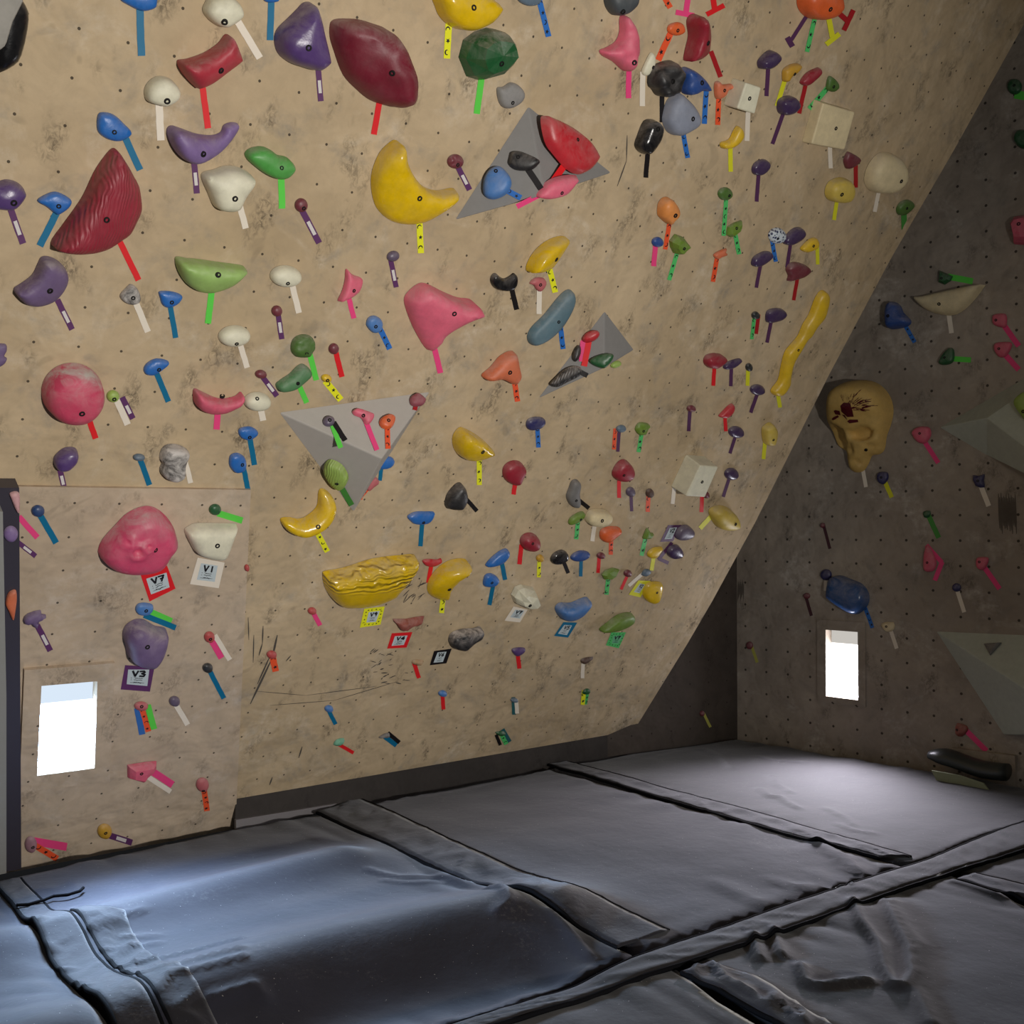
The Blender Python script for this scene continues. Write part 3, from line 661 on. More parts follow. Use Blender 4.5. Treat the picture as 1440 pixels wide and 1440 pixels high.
def moon(c, r, rot):
    out = []
    for i in range(9):
        a = rot + math.pi * (i / 8) * 1.15; out.append(c + Vector((math.cos(a), math.sin(a))) * r)
    for i in range(8, -1, -1):
        a = rot + math.pi * (i / 8) * 1.15; out.append(c + Vector((math.cos(a), math.sin(a))) * r * .72 - Vector((math.cos(rot + 1.8), math.sin(rot + 1.8))) * r * .22)
    return out
def star(c, r, rot):
    return [c + Vector((math.cos(rot + math.pi * i / 5), math.sin(rot + math.pi * i / 5))) * (r if i % 2 == 0 else r * .45) for i in range(10)]

def add_tape(S, sk, spec, scale, off, label, depth0, back):
    parts = [p.split() for p in spec.split('+')]
    c = parts[0][0]
    quads = []
    for k, p in enumerate(parts):
        x1, y1, x2, y2, w = [float(v) for v in (p[1:] if k == 0 else p)]
        quads.append(strip_quad(S, off[0] + x1 / scale, off[1] + y1 / scale, off[0] + x2 / scale, off[1] + y2 / scale, w / scale, depth0 + k * .0006, back if k == 0 else 0))
    o0 = quads[0][2] * .5 + quads[0][3] * .5
    V, Fs, mi = [], [], []
    rnd = random.Random(int(o0.x * 1000))
    for k, q in enumerate(quads):
        z = k * .0006
        ns = 7
        for i in range(ns):                       # the strip, a touch wavy along its edges, the end slightly lifted
            t = i / (ns - 1)
            a, b = quad_pt(q, 0, t) - o0, quad_pt(q, 1, t) - o0
            j = 0 if i in (0,) else rnd.uniform(-.0007, .0007)
            zz = z + (0.0006 * max(0, t - .8) * 5 if k == len(quads) - 1 else 0)
            V += [(a.x + j, a.y, zz), (b.x + j, b.y, zz)]
            if i:
                n0 = len(V) - 4
                Fs.append((n0, n0 + 1, n0 + 3, n0 + 2)); mi.append(0)
        if c.endswith('p') and c in ('yelp', 'orap', 'grep', 'blup'):
            w = (q[0] - q[1]).length; L = (q[2] - q[1]).length
            m = max(2, min(5, round(L / (w * 1.55))))
            for i in range(m):
                t = (i + .55) / (m + .1)
                ctr = quad_pt(q, .5 + rnd.uniform(-.1, .1), t) - o0
                pp = moon(ctr, w * .36, rnd.uniform(0, 6.3)) if i % 2 == 0 else star(ctr, w * .36, rnd.uniform(0, 6.3))
                n0 = len(V)
                zz = z + .0006 + (0.0006 * max(0, t - .8) * 5 + .0012 if t > .74 else 0)
                V += [(p.x, p.y, zz) for p in pp]; Fs.append(tuple(range(n0, n0 + len(pp)))); mi.append(1)
    me = mesh('tape_strip', V, Fs, [tape_mat(c), INK], mi)
    bm = bmesh.new(); bm.from_mesh(me); bmesh.ops.recalc_face_normals(bm, faces=bm.faces[:])
    for f in bm.faces:
        if f.normal.z < 0: f.normal_flip()
    bm.to_mesh(me); bm.free()
    o = link('tape_strip', me, None, S.mat(o0.x, o0.y, depth0))
    tag(o, TC[c][1] + (' tape on ' if 'without' in label else ' tape under ') + label, 'tape', 'tape strips ' + GROUPS[sk[0]] if sk[0] in GROUPS else 'tape strips on the grey volumes')
    if c == 'purw':
        q = quads[0]
        pts = [quad_pt(q, s, t) - o0 for s, t in ((.22, .38), (.78, .38), (.78, .76), (.22, .76))]
        pm = mesh('white_slip', [(p.x, p.y, .0009) for p in pts], [(0, 1, 2, 3)], SLIP)
        e = link('paper_slip', pm, o); e.matrix_parent_inverse = Matrix.Identity(4); e.matrix_basis = Matrix.Identity(4)
        e['label'] = 'white paper slip'
    return o

GLYPH = {'V': [[(0, 1), (.5, 0), (1, 1)]], '1': [[(.5, 1), (.5, 0)]], '2': [[(0, .8), (.3, 1), (.8, .9), (.8, .6), (0, 0), (1, 0)]],
 '3': [[(0, .95), (.7, 1), (.9, .78), (.35, .55), (.95, .35), (.75, .02), (0, .05)]], '4': [[(.75, 0), (.75, 1), (0, .35), (1, .35)]],
 '5': [[(.95, 1), (.2, 1), (.1, .6), (.7, .6), (.95, .3), (.65, 0), (0, .05)]], '6': [[(.8, 1), (.25, .7), (.05, .3), (.4, 0), (.85, .2), (.7, .5), (.1, .35)]],
 '7': [[(0, 1), (1, 1), (.4, 0)], [(.3, .5), (.85, .55)]], '9': [[(.9, .75), (.5, 1), (.1, .75), (.4, .5), (.9, .72), (.75, 0)]]}

def add_card(sk, outer, inner, c, text, label, cardmat=None, deco=None):
    S = SURF[sk]
    Q = [S.loc(p, .002) for p in outer]; q = [S.loc(p, .003) for p in inner]
    o0 = sum(Q, Vector((0, 0))) / 4
    Q = [p - o0 for p in Q]; q = [p - o0 for p in q]
    V = [(p.x, p.y, 0) for p in Q] + [(p.x, p.y, 0) for p in q]
    Fs = [(i, (i + 1) % 4, 4 + (i + 1) % 4, 4 + i) for i in range(4)]
    mi = [0] * 4
    if deco:                                       # printed pattern on the tape
        rnd = random.Random(3)
        w = (Q[1] - Q[0]).length * .05
        for i in range(4):
            for k in range(4):
                a = Q[i] * (1 - (k + .5) / 4) + Q[(i + 1) % 4] * ((k + .5) / 4)
                b = q[i] * (1 - (k + .5) / 4) + q[(i + 1) % 4] * ((k + .5) / 4)
                ctr = (a + b) / 2
                pp = moon(ctr, w, rnd.uniform(0, 6)) if (i + k) % 2 else star(ctr, w, 1)
                n0 = len(V); V += [(p.x, p.y, .0006) for p in pp]; Fs.append(tuple(range(n0, n0 + len(pp)))); mi.append(1)
    me = mesh('tape_frame', V, Fs, [tape_mat(c), INK], mi)
    fix_up(me)
    o = link('route_card', me, None, S.mat(o0.x, o0.y, .002))
    tag(o, label, 'sign', 'route cards framed with tape')
    pm = mesh('paper_card', [(p.x * 1.04, p.y * 1.04, .0008) for p in q], [(0, 1, 2, 3)], cardmat or PAPER); fix_up(pm)
    pc_ = link('paper_card', pm, o); pc_.matrix_parent_inverse = Matrix.Identity(4); pc_.matrix_basis = Matrix.Identity(4)
    pc_['label'] = 'pale card with handwriting'
    # handwriting
    V, Fs = [], []
    def pt(s, t): return quad_pt(q, s, t)
    def stroke(pl, w):
        for a, b in zip(pl, pl[1:]):
            d = (b - a)
            if d.length < 1e-6: continue
            d.normalize(); n = Vector((-d.y, d.x)) * w / 2; a2 = a - d * w * .3; b2 = b + d * w * .3
            n0 = len(V)
            for p in (a2 + n, a2 - n, b2 - n, b2 + n): V.append((p.x, p.y, .0016))
            Fs.append((n0, n0 + 1, n0 + 2, n0 + 3))
    W = (q[1] - q[0]).length
    for k, ch in enumerate(text):
        for pl in GLYPH[ch]:
            stroke([pt(.22 + k * .36 + x * .26, .42 - y * .34) for x, y in pl], W * .10)
    rnd = random.Random(len(label))
    for t in (.55, .68):
        stroke([pt(.16, t), pt(.19, t)], W * .03)
        x = .32; pl = []
        while x < .74:
            pl.append(pt(x, t + rnd.uniform(-.035, .035))); x += rnd.uniform(.02, .05)
        stroke(pl, W * .028)
    stroke([pt(.14, .87), pt(.84, .84)], W * .022)
    x = .3; pl = []
    while x < .7:
        pl.append(pt(x, .85 + rnd.uniform(-.06, .05))); x += rnd.uniform(.02, .05)
    stroke(pl, W * .03)
    wm = mesh('handwriting', V, Fs, INK); fix_up(wm)
    w = link('handwriting', wm, pc_); w.matrix_parent_inverse = Matrix.Identity(4); w.matrix_basis = Matrix.Identity(4)
    return o

def fix_up(me):
    bm = bmesh.new(); bm.from_mesh(me)
    bm.normal_update()
    for f in bm.faces:
        if f.normal.z < 0: f.normal_flip()
    bm.to_mesh(me); bm.free()

# ------------------------------------------------------------------ room shell
WALL_M = wall_mat('overhang_ply', s2l((204, 182, 149)), s2l((182, 160, 127)), s2l((224, 210, 188)), (-1.985, 3.32, .1495, .1485, .0050), .65, .85)
WALL_P = wall_mat('panel_ply', s2l((204, 184, 160)), s2l((186, 166, 142)), s2l((226, 216, 204)), (-1.93, 1.50, .168, .152, .0050), .45, .6)
WALL_R = wall_mat('window_wall_ply', s2l((176, 164, 150)), s2l((142, 131, 120)), s2l((222, 214, 204)), (.07, .02, .17, .157, .0085), .7, .7)
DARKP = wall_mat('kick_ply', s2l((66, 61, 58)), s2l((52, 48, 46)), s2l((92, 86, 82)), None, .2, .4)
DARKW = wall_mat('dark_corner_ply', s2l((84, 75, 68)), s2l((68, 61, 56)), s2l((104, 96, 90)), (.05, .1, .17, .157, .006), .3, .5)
CEIL = flat_mat('ceiling_paint', (.12, .10, .08), .9)
FLOORM = flat_mat('floor_dark', (.02, .02, .022), .9)
POST = flat_mat('post_dark', (.05, .045, .06), .35, .5)
GREYB = flat_mat('grey_board', s2l((150, 150, 146)), .6)

def structure(name, vf, m, mw=None):
    me = mesh(name, vf[0], vf[1], m)
    bm = bmesh.new(); bm.from_mesh(me); bmesh.ops.recalc_face_normals(bm, faces=bm.faces[:]); bm.to_mesh(me); bm.free()
    o = link(name, me, None, mw)
    o['kind'] = 'structure'
    return o

edge_uv = [SM.loc(p) for p in EDGE]
top_v = 5.3
e_last = edge_uv[-1]; e_prev = edge_uv[-3]
slope = (e_last.x - e_prev.x) / (e_last.y - e_prev.y)
edge_uv[-1] = Vector((e_last.x + slope * (top_v - e_last.y), top_v))
vb = SM.loc((331, 1109)).y
pcut = [SM.loc((300, 1160)), SM.loc((325, 700))]
mpoly = [(pcut[0].x, -.06), (edge_uv[0].x, edge_uv[0].y)] + [(p.x, p.y) for p in edge_uv[1:]] + [(-4.5, top_v), (-4.5, pcut[1].y), (pcut[1].x, pcut[1].y)]
structure('wall_back', poly_slab(ccw(mpoly), -.045, 0), WALL_M, SM.mat())
# strip along the wall's free edge
ev = []
for i, p in enumerate(edge_uv):
    ev += [(p.x - .05, p.y, .001), (p.x + .004, p.y, .006), (p.x + .004, p.y, -.05)]
ef = []
for i in range(len(edge_uv) - 1):
    a, b = 3 * i, 3 * i + 3
    ef += [(a, a + 1, b + 1, b), (a + 1, a + 2, b + 2, b + 1)]
structure('trim_1', (ev, ef), WALL_M, SM.mat())
# short dark wall under the overhang, reaching behind the kickboard
w_f = (pc - kc).length
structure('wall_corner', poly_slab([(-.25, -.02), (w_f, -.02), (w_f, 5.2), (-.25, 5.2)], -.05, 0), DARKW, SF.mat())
# kickboard with its pale foot strip
SK = Surf(k0 + NIN * .03, AX, ZUP)
ul, ur = SK.loc((331, 1160)).x, SK.loc((890, 1040)).x
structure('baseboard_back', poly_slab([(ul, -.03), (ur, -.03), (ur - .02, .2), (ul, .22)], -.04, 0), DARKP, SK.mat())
fs = [SK.loc(p, .02) for p in ((332, 1153), (332, 1168), (450, 1143), (474, 1130))]
structure('trim_2', poly_slab(ccw([(p.x, p.y) for p in fs]), 0, .02), flat_mat('foot_strip', s2l((124, 120, 122)), .6), SK.mat())

# window wall with an opening
RL = 6.5
win2_o = [SR.loc(p) for p in ((1150, 986), (1218, 994), (1218, 874), (1150, 872))]
win2 = [SR.loc(p) for p in ((1162, 979), (1208, 984), (1207, 888), (1163, 886))]
def axis_rect(q):
    x0 = (q[0].x + q[3].x) / 2; x1 = (q[1].x + q[2].x) / 2; y0 = (q[0].y + q[1].y) / 2; y1 = (q[2].y + q[3].y) / 2
    return [Vector(p) for p in ((x0, y0), (x1, y0), (x1, y1), (x0, y1))]
win2, win2_o = axis_rect(win2), axis_rect(win2_o)
structure('wall_right', frame_slab([Vector(p) for p in ((-.02, -.03), (RL, -.03), (RL, 5.4), (-.02, 5.4))], win2, -.12, 0), WALL_R, SR.mat())
# panel with an opening
pb_l, pb_r = fl(-60, 1242), fl(331, 1166)
pq = [SP.loc((-70, 1243)), SP.loc((331, 1165.5)), SP.loc((353, 689)), SP.loc((-60, 683))]
win1 = [SP.loc(p) for p in ((51, 1087), (131.5, 1076.5), (135.5, 954.5), (57, 961))]
structure('wall_left', frame_slab(pq, win1, -.06, 0), WALL_P, SP.mat())

# windows: a plate frame round the opening and a bright frosted pane set back in it
def glow(name, lo, hi, strength, v0, v1):
    m, nt, b = new_mat(name)
    nt.nodes.remove(b)
    co = nd(nt, 'ShaderNodeTexCoord').outputs['Object']
    sx = nd(nt, 'ShaderNodeSeparateXYZ'); nt.links.new(co, sx.inputs[0])
    t = ramp(nt, sx.outputs[1], v0, v1)
    c = mixc(nt, t, lo, hi)
    em = nt.nodes.new('ShaderNodeEmission'); nt.links.new(c, em.inputs[0])
    nt.links.new(mth(nt, 'MULTIPLY_ADD', t, strength[1] - strength[0], strength[0]), em.inputs[1])
    out = [n for n in nt.nodes if n.type == 'OUTPUT_MATERIAL'][0]
    nt.links.new(em.outputs[0], out.inputs[0])
    return m
def grow(q, d):
    c = sum(q, Vector((0, 0))) / 4
    return [p + (p - c).normalized() * d for p in q]
fr1_o = [SP.loc(p) for p in ((26, 1110), (153, 1096), (160, 929), (33, 939))]
w1f = structure('window_1', frame_slab(fr1_o, win1, 0, .018), WALL_P, SP.mat())
h1 = win1[3].y - win1[0].y
vtop1, vlow1 = (win1[2].y + win1[3].y) / 2, (win1[0].y + win1[1].y) / 2
vm = vtop1 - (vtop1 - vlow1) * .36
o = link('window_pane', mesh('window_pane', [(p.x, p.y, 0) for p in grow(win1, .012)], [(0, 1, 2, 3)], glow('pane_left_glow', (.44, .68, 1.0), (.74, .86, 1.0), WG1, vm - .02, vm + .03)), w1f)
o.matrix_parent_inverse = Matrix.Identity(4); o.matrix_basis = Matrix.Translation((0, 0, -.05)); o['label'] = 'bright frosted pane'
w2f = structure('window_2', frame_slab(win2_o, win2, 0, .012), WALL_R, SR.mat())
vt, vl = win2[2].y, win2[0].y
vm = vt - (vt - vl) * .27
o = link('window_pane', mesh('window_pane', [(p.x, p.y, 0) for p in grow(win2, .012)], [(0, 1, 2, 3)], glow('pane_right_glow', (.92, .92, 1.0), (.80, .76, .70), WG2, vm - .02, vm + .03)), w2f)
o.matrix_parent_inverse = Matrix.Identity(4); o.matrix_basis = Matrix.Translation((0, 0, -.07)); o['label'] = 'bright frosted pane'

# dark post and grey board beside the panel
pu = [SL.loc(p) for p in ((8, 1226), (30, 1222), (27, 686), (-8, 686))]
structure('trim_3', poly_slab(ccw([(p.x, p.y) for p in pu]), -.08, 0), POST, SL.mat())
SG = Surf(SL.O + SM.n * .05, AX, UPW)
pg = [SG.loc(p) for p in ((-60, 1242), (9, 1228), (9, 980), (4, 720), (-60, 700))]
structure('trim_4', poly_slab(ccw([(p.x, p.y) for p in pg]), -.05, 0), GREYB, SG.mat())

structure('floor', poly_slab([(-7, -4), (8, -4), (8, 10), (-7, 10)], -.22, -.16), FLOORM)
structure('ceiling', poly_slab([(-2.2, 1.5), (8, 1.5), (8, 10), (-2.2, 10)], 5.0, 5.1), CEIL)

# ------------------------------------------------------------------ grey volumes
VOLM = flat_mat('volume_grey', s2l((144, 142, 140)), .75, .3, .2)
VOLP = flat_mat('volume_pale', s2l((186, 180, 172)), .75, .3, .15)
VOLD = flat_mat('volume_grey_green', s2l((196, 202, 190)), .7, .3, .3)
def volume(key, sk, base, ridge, faces, label, m, names):
    S = SURF[sk]
    B = [S.loc(p) for p in base]; Rr = [(S.loc((x, y), h), h) for x, y, h in ridge]
    o0 = sum(B, Vector((0, 0))) / len(B)
    V = [Vector((p.x - o0.x, p.y - o0.y, .001)) for p in B] + [Vector((p.x - o0.x, p.y - o0.y, h)) for p, h in Rr]
    me = mesh('climbing_volume', V, faces, m); fix_up(me)
    # screws along the edges belong to the surface of the volume
    mw = S.mat(o0.x, o0.y, 0)
    o = link('climbing_volume', me, None, mw)
    md = o.modifiers.new('edge', 'BEVEL'); md.width = .006; md.segments = 2
    tag(o, label, 'climbing volume', 'grey angular volumes screwed to the walls')
    for nm, f in zip(names, faces):
        a, b, c = [mw @ V[i] for i in f[:3]]
        n = (b - a).cross(c - a).normalized()
        if n.dot(EYE - a) < 0: n = -n
        v = (S.v - n * S.v.dot(n)).normalized(); u = v.cross(n)
        SURF[key + nm] = Surf(a + n * .003, u, v)
    return o
SURF['V1m'] = Surf(SM.O + SM.n * .14, SM.u, SM.v)
def plane3(ps):
    a, b_, c = [SM.world(*SM.loc((x, y), h), h) for x, y, h in ps]
    n = (b_ - a).cross(c - a).normalized()
    if n.dot(EYE - a) < 0: n = -n
    v = (SM.v - n * SM.v.dot(n)).normalized()
    return Surf(a, v.cross(n), v)
SURF['V1r'] = plane3([(743, 150, .045), (859, 243, .045), (766, 274, .175)])
tri = [(0, 2, 3), (2, 1, 3), (1, 0, 3)]
volume('V1', 'M', [(743, 150), (859, 243), (640, 309)], [(766, 274, .17)], [(0, 2, 3), (2, 1, 3), (0, 1, 3)], 'upper grey three-sided volume carrying blue, black, red and pink holds', VOLM, 'abc')
volume('V2', 'M', [(850, 438), (891, 492), (757, 560)], [(850, 517, .12)], [(0, 2, 3), (2, 1, 3), (0, 1, 3)], 'middle grey three-sided volume carrying red and green holds', VOLM, 'abc')
volume('V3', 'M', [(393, 580), (604, 551), (497, 719)], [(537, 645, .19)], [(0, 1, 3), (0, 2, 3), (1, 2, 3)], 'large pale grey three-sided volume beside the panel edge', VOLP, 'abc')
volume('V4', 'R', [(1322, 601), (1600, 440), (1600, 690), (1386, 639)], [(1388, 588, .16), (1580, 735, .45)], [(1, 5, 4), (0, 1, 4), (0, 4, 3), (3, 4, 5, 2), (1, 2, 5)], 'grey volume on the window wall carrying a lime hold', VOLD, 'abcde')
volume('V5', 'R', [(1317, 888), (1600, 900), (1600, 1033), (1412, 1033)], [(1545, 1036, .42)], [(0, 1, 4), (0, 4, 3), (3, 4, 2), (1, 2, 4)], 'lower grey-green volume on the window wall above the black roll', VOLD, 'abcd')

# ------------------------------------------------------------------ holds
def shape_pts(spec, off, sc):
    if spec.startswith('E '):
        v = [float(t) for t in spec[2:].split(',')]
        cx, cy, rx, ry = v[:4]; rot = math.radians(v[4] if len(v) > 4 else 0)
        pts = []
        for i in range(14):
            a = 2 * math.pi * i / 14
            x, y = rx * math.cos(a), ry * math.sin(a)
            pts.append((off[0] + (cx + x * math.cos(rot) - y * math.sin(rot)) / sc, off[1] + (cy + x * math.sin(rot) + y * math.cos(rot)) / sc))
        return pts
    return [(off[0] + float(a) / sc, off[1] + float(b) / sc) for a, b in (t.split(',') for t in spec.split())]

def mean(P): return (sum(p[0] for p in P) / len(P), sum(p[1] for p in P) / len(P))

def place_hold(pts_px, cn, label, S, sk, depth, lip_px=None, bolt_px=None, sharp=False, fac=False, lump=0, chalk=.12, fx='', pock=False, dens=9, extra=None):
    L = [S.loc(p, depth * .45) for p in pts_px]
    o0 = Vector(mean(L)); L = [(p - o0) * 1.03 for p in L]
    lip = (S.loc(lip_px, depth * .6) - o0) if lip_px else None
    if not fac: L = smooth_loop(L, 2 if sharp else 4)
    if fac:
        V, Fs, hf = faceted(L, depth, len(label))
    else:
        if pock:
            cs = [(S.loc(p, depth) - o0, r) for p, r in (((180, 765), .02), ((195, 778), .028), ((210, 770), .018))]
            def extra(p):
                e = 0
                for c, r in cs:
                    d = (Vector(p) - c).length / r
                    e += .014 * math.exp(-(d - 1) ** 2 * 6) - .012 * math.exp(-d * d * 2)
                return e
            dens = 22
        V, Fs, hf = dome(L, depth, lip, lump, len(label) * .37, extra, dens, .85 if len(pts_px) == 14 and not pock and depth < .06 else .5)
    me = mesh('climbing_hold', V, Fs, hold_mat(cn, chalk, fx), None, not fac)
    fix_up(me)
    mw = S.mat(o0.x, o0.y, .0008)
    o = link('climbing_hold', me, None, mw)
    g = 'climbing holds ' + GROUPS[sk] if sk in GROUPS else 'climbing holds on the grey volumes'
    tag(o, label, 'climbing hold', g)
    if bolt_px:
        uv = S.loc(bolt_px, depth * .85) - o0
        if not inside((uv.x, uv.y), L): uv = S.loc(bolt_px, depth * .3) - o0
        add_bolt(o, mw, uv, hf, .0105 if depth > .06 else .0078)
    return o, hf, o0

off, sc = (0, 0), 4.8
for line in CATALOG.strip().split('\n'):
    if line.startswith('@'):
        v = [float(t) for t in line[1:].split()]
        off, sc = (v[0], v[1]), (v[2] if len(v) > 2 else 4.8)
        continue
    cn, label, spec, bolt, tapes, opts = line.split('|')
    pts = shape_pts(spec, off, sc)
    c = mean(pts)
    od = {}
    for t in opts.split():
        k, _, v = t.partition('='); od[k] = v or True
    sk = od.get('S') or auto_surf(*c)
    S = SURF[sk]
    q = [S.loc(p) for p in pts]
    wid = min(max(p.x for p in q) - min(p.x for p in q), max(p.y for p in q) - min(p.y for p in q))
    depth = float(od['d']) * .72 if 'd' in od else max(.02, min(.07, wid * .36))
    depth = min(depth, wid * .7)
    lip = tuple(float(t) for t in od['lip'].split(',')) if 'lip' in od else None
    if lip: lip = (off[0] + lip[0] / sc, off[1] + lip[1] / sc)
    bp = None
    if bolt:
        bx, by = [float(t) for t in bolt.split(',')]; bp = (off[0] + bx / sc, off[1] + by / sc)
    big = wid > .16
    place_hold(pts, cn, label, S, sk, depth, lip, bp, 's' in od, 'fac' in od, float(od.get('n', 0)), float(od.get('k', .22)),
               next((f for f in ('rib', 'marb', 'spot', 'furr') if f in od), ''), 'pock' in od, 13 if big else 8)
    for k, t in enumerate(x for x in tapes.split(';') if x):
        add_tape(SP if sk == 'L' else S, 'P' if sk == 'L' else sk, t, sc, off, label, .0016 + k * .0008, 5)

# lime hold on the corner volume and the triangular plate on the lower one
def px(off, sc, s): return [(off[0] + float(a) / sc, off[1] + float(b) / sc) for a, b in (t.split(',') for t in s.split())]
place_hold(px((1140, 560), 4.8, '1370,40 1390,0 1450,-40 1500,0 1500,120 1440,135 1400,90'), 'lime2', 'lime hold on the upper volume of the window wall', SURF['V4a'], 'V4a', .07, None, px((1140, 560), 4.8, '1437,92')[0])
place_hold(px((1140, 840), 4.8, '1168,310 1286,304 1210,386'), 'grey2', 'small dark triangular plate on the lower grey-green volume', SURF['V5a'], 'V5a', .02, None, None, True, True)
# tapes whose holds are above the frame
add_tape(SM, 'M', 'orap 430 -60 492 52 38', 4.8, (840, 0), 'the top edge', .0016, 0)['label'] = 'printed orange tape strip running off the top edge'
add_tape(SM, 'M', 'pink 618 -60 598 92 38 + 530 82 652 106 36', 4.8, (840, 0), 'the top edge', .0016, 0)['label'] = 'hot pink T-shaped tape at the top edge'
add_tape(SM, 'M', 'red 775 -60 792 60 38 + 738 98 857 36 34', 4.8, (840, 0), 'the top edge', .0016, 0)['label'] = 'red T-shaped tape at the top edge beside the pink one'

# white blocks: straight sided with a slightly smaller front face
def block(front, bolt, tape, off, sc, D, label, cn='white'):
    S = SM
    P = [S.loc((off[0] + x / sc, off[1] + y / sc), D) for x, y in front]
    o0 = Vector(mean(P)); P = ccw([p - o0 for p in P])
    V = [(p.x * 1.03, p.y * 1.03, .001) for p in P] + [(p.x * .98, p.y * .98, D) for p in P]
    Fs = [(4, 5, 6, 7)] + [(i, (i + 1) % 4, 4 + (i + 1) % 4, 4 + i) for i in range(4)]
    me = mesh('climbing_hold', V, Fs, hold_mat(cn, .12, ''))
    bm = bmesh.new(); bm.from_mesh(me)
    bmesh.ops.bevel(bm, geom=[e for e in bm.edges if not e.is_boundary], offset=.008, segments=3, affect='EDGES', profile=.5)
    bm.to_mesh(me); bm.free()
    for p in me.polygons: p.use_smooth = False
    mw = S.mat(o0.x, o0.y, 0)
    o = link('climbing_hold', me, None, mw)
    tag(o, label, 'climbing hold', 'climbing holds on the overhanging wall')
    uv = S.loc((off[0] + bolt[0] / sc, off[1] + bolt[1] / sc), D) - o0
    add_bolt(o, mw, uv, lambda p: D, .0095)
    add_tape(S, 'M', tape, sc, off, label, .0016, 4)
block([(1005, 555), (1110, 590), (1066, 772), (945, 735)], (1027, 665), 'whit 1017 765 1010 951 32', (840, 0), 4.8, .09, 'smaller white square block hold beside the bone-shaped one')
block([(85, 692), (304, 755), (232, 1015), (5, 975)], (170, 867), 'whit 130 1005 135 1136 28', (1140, 0), 4.8, .06, 'larger white square block hold near the shaded edge', 'white3')
block([(697, 452), (820, 461), (728, 672), (596, 664)], (707, 565), 'whit 520 600 508 713 26', (840, 560), 4.8, .125, 'white square block hold standing far out and casting a shadow')

# skull-shaped hold
sk_px = [(1163, 592), (1164, 572), (1172, 553), (1188, 540), (1208, 535), (1228, 540), (1243, 555), (1249, 575), (1246, 595), (1240, 612), (1237, 630), (1230, 637), (1220, 639), (1215, 650), (1208, 660), (1197, 662), (1189, 656), (1187, 645), (1186, 634), (1174, 626), (1168, 612)]
SKD = .15
so = Vector(mean([SR.loc(p, SKD * .3) for p in sk_px]))
def spx(x, y): return SR.loc((1140 + x / 9, 520 + y / 9), SKD * .8) - so
def smooth_in(p, poly, w):
    if not inside(p, poly): return 0.0
    t = min(1.0, dist(p, poly) / w); return t * t * (3 - 2 * t)
def kp(s): return [spx(float(a), float(c)) for a, c in (t.split(',') for t in s.split())]
SKF = [(kp('150,660 300,680 395,745 420,800 405,1010 330,1010 150,900'), .022, -.085), (kp('445,770 640,700 750,720 775,830 700,890 560,900 470,880'), .02, -.065),
       (kp('425,930 470,900 500,960 505,1060 440,1075'), .012, -.03), (kp('560,900 700,900 900,880 900,1090 700,1060 640,980'), .03, -.04),
       (kp('430,1085 540,1085 560,1120 540,1200 440,1200'), .015, -.02), (kp('150,560 560,640 760,600 950,600 950,100 150,100'), .08, .028)]
def skull_extra(p):
    return sum(a * smooth_in(p, poly, w) for poly, w, a in SKF)
HC['bone'] = ((206, 170, 96), .6)
o, hf, o0 = place_hold(sk_px, 'bone', 'yellowish skull-shaped hold with red paint splatter on its forehead', SR, 'R', SKD, (1212, 560), (1140 + 655 / 9, 520 + 1010 / 9), dens=26, chalk=.05, extra=skull_extra)
add_tape(SR, 'R', 'whit 350 470 373 600 26', 4.8, (1140, 560), 'yellowish skull-shaped hold with splattered forehead', .0016, 4)
V, Fs = [], []
def drape(poly):
    n0 = len(V)
    pl = [spx(*p) for p in poly]
    c = sum(pl, Vector((0, 0))) / len(pl)
    V.append((c.x, c.y, hf((c.x, c.y)) + .003))
    for f in (.5, 1.0):
        for p in pl:
            q = c + (p - c) * f; V.append((q.x, q.y, hf((q.x, q.y)) + .003))
    n = len(pl)
    for i in range(n):
        j = (i + 1) % n
        Fs.append((n0, n0 + 1 + i, n0 + 1 + j)); Fs.append((n0 + 1 + i, n0 + 1 + n + i, n0 + 1 + n + j, n0 + 1 + j))
drape([(450, 470), (500, 430), (580, 440), (592, 520), (580, 600), (500, 605), (440, 540)])
drape([(330, 530), (360, 518), (415, 530), (410, 580), (340, 570)])
drape([(275, 625), (300, 605), (370, 580), (382, 600), (320, 632), (285, 642)])
drape([(485, 655), (520, 635), (620, 635), (622, 665), (510, 682)])
drape([(430, 575), (470, 580), (490, 640), (470, 620)])
rnd = random.Random(5)
for i in range(70):
    a = rnd.uniform(-.15, 1.9); r0 = rnd.uniform(50, 260); ln = rnd.uniform(30, 120) * (1 if a < 1.1 else .5)
    if a > 1.2: r0 *= .75
    ca, sa = math.cos(a), -math.sin(a) * .8
    x0, y0 = 530 + ca * r0, 510 + sa * r0; x1, y1 = 530 + ca * (r0 + ln), 510 + sa * (r0 + ln) + rnd.uniform(-10, 10)
    w = rnd.uniform(4, 10)
    drape([(x0, y0 - w), (x0, y0 + w), (x1, y1 + w * .3), (x1, y1 - w * .3)])
bl = mesh('paint_splatter', V, Fs, flat_mat('splatter_red', s2l((88, 18, 28)), .4)); fix_up(bl)
b_ = link('paint_splatter', bl, o); b_.matrix_parent_inverse = Matrix.Identity(4); b_.matrix_basis = Matrix.Identity(4); b_['label'] = 'dark red painted splatter'

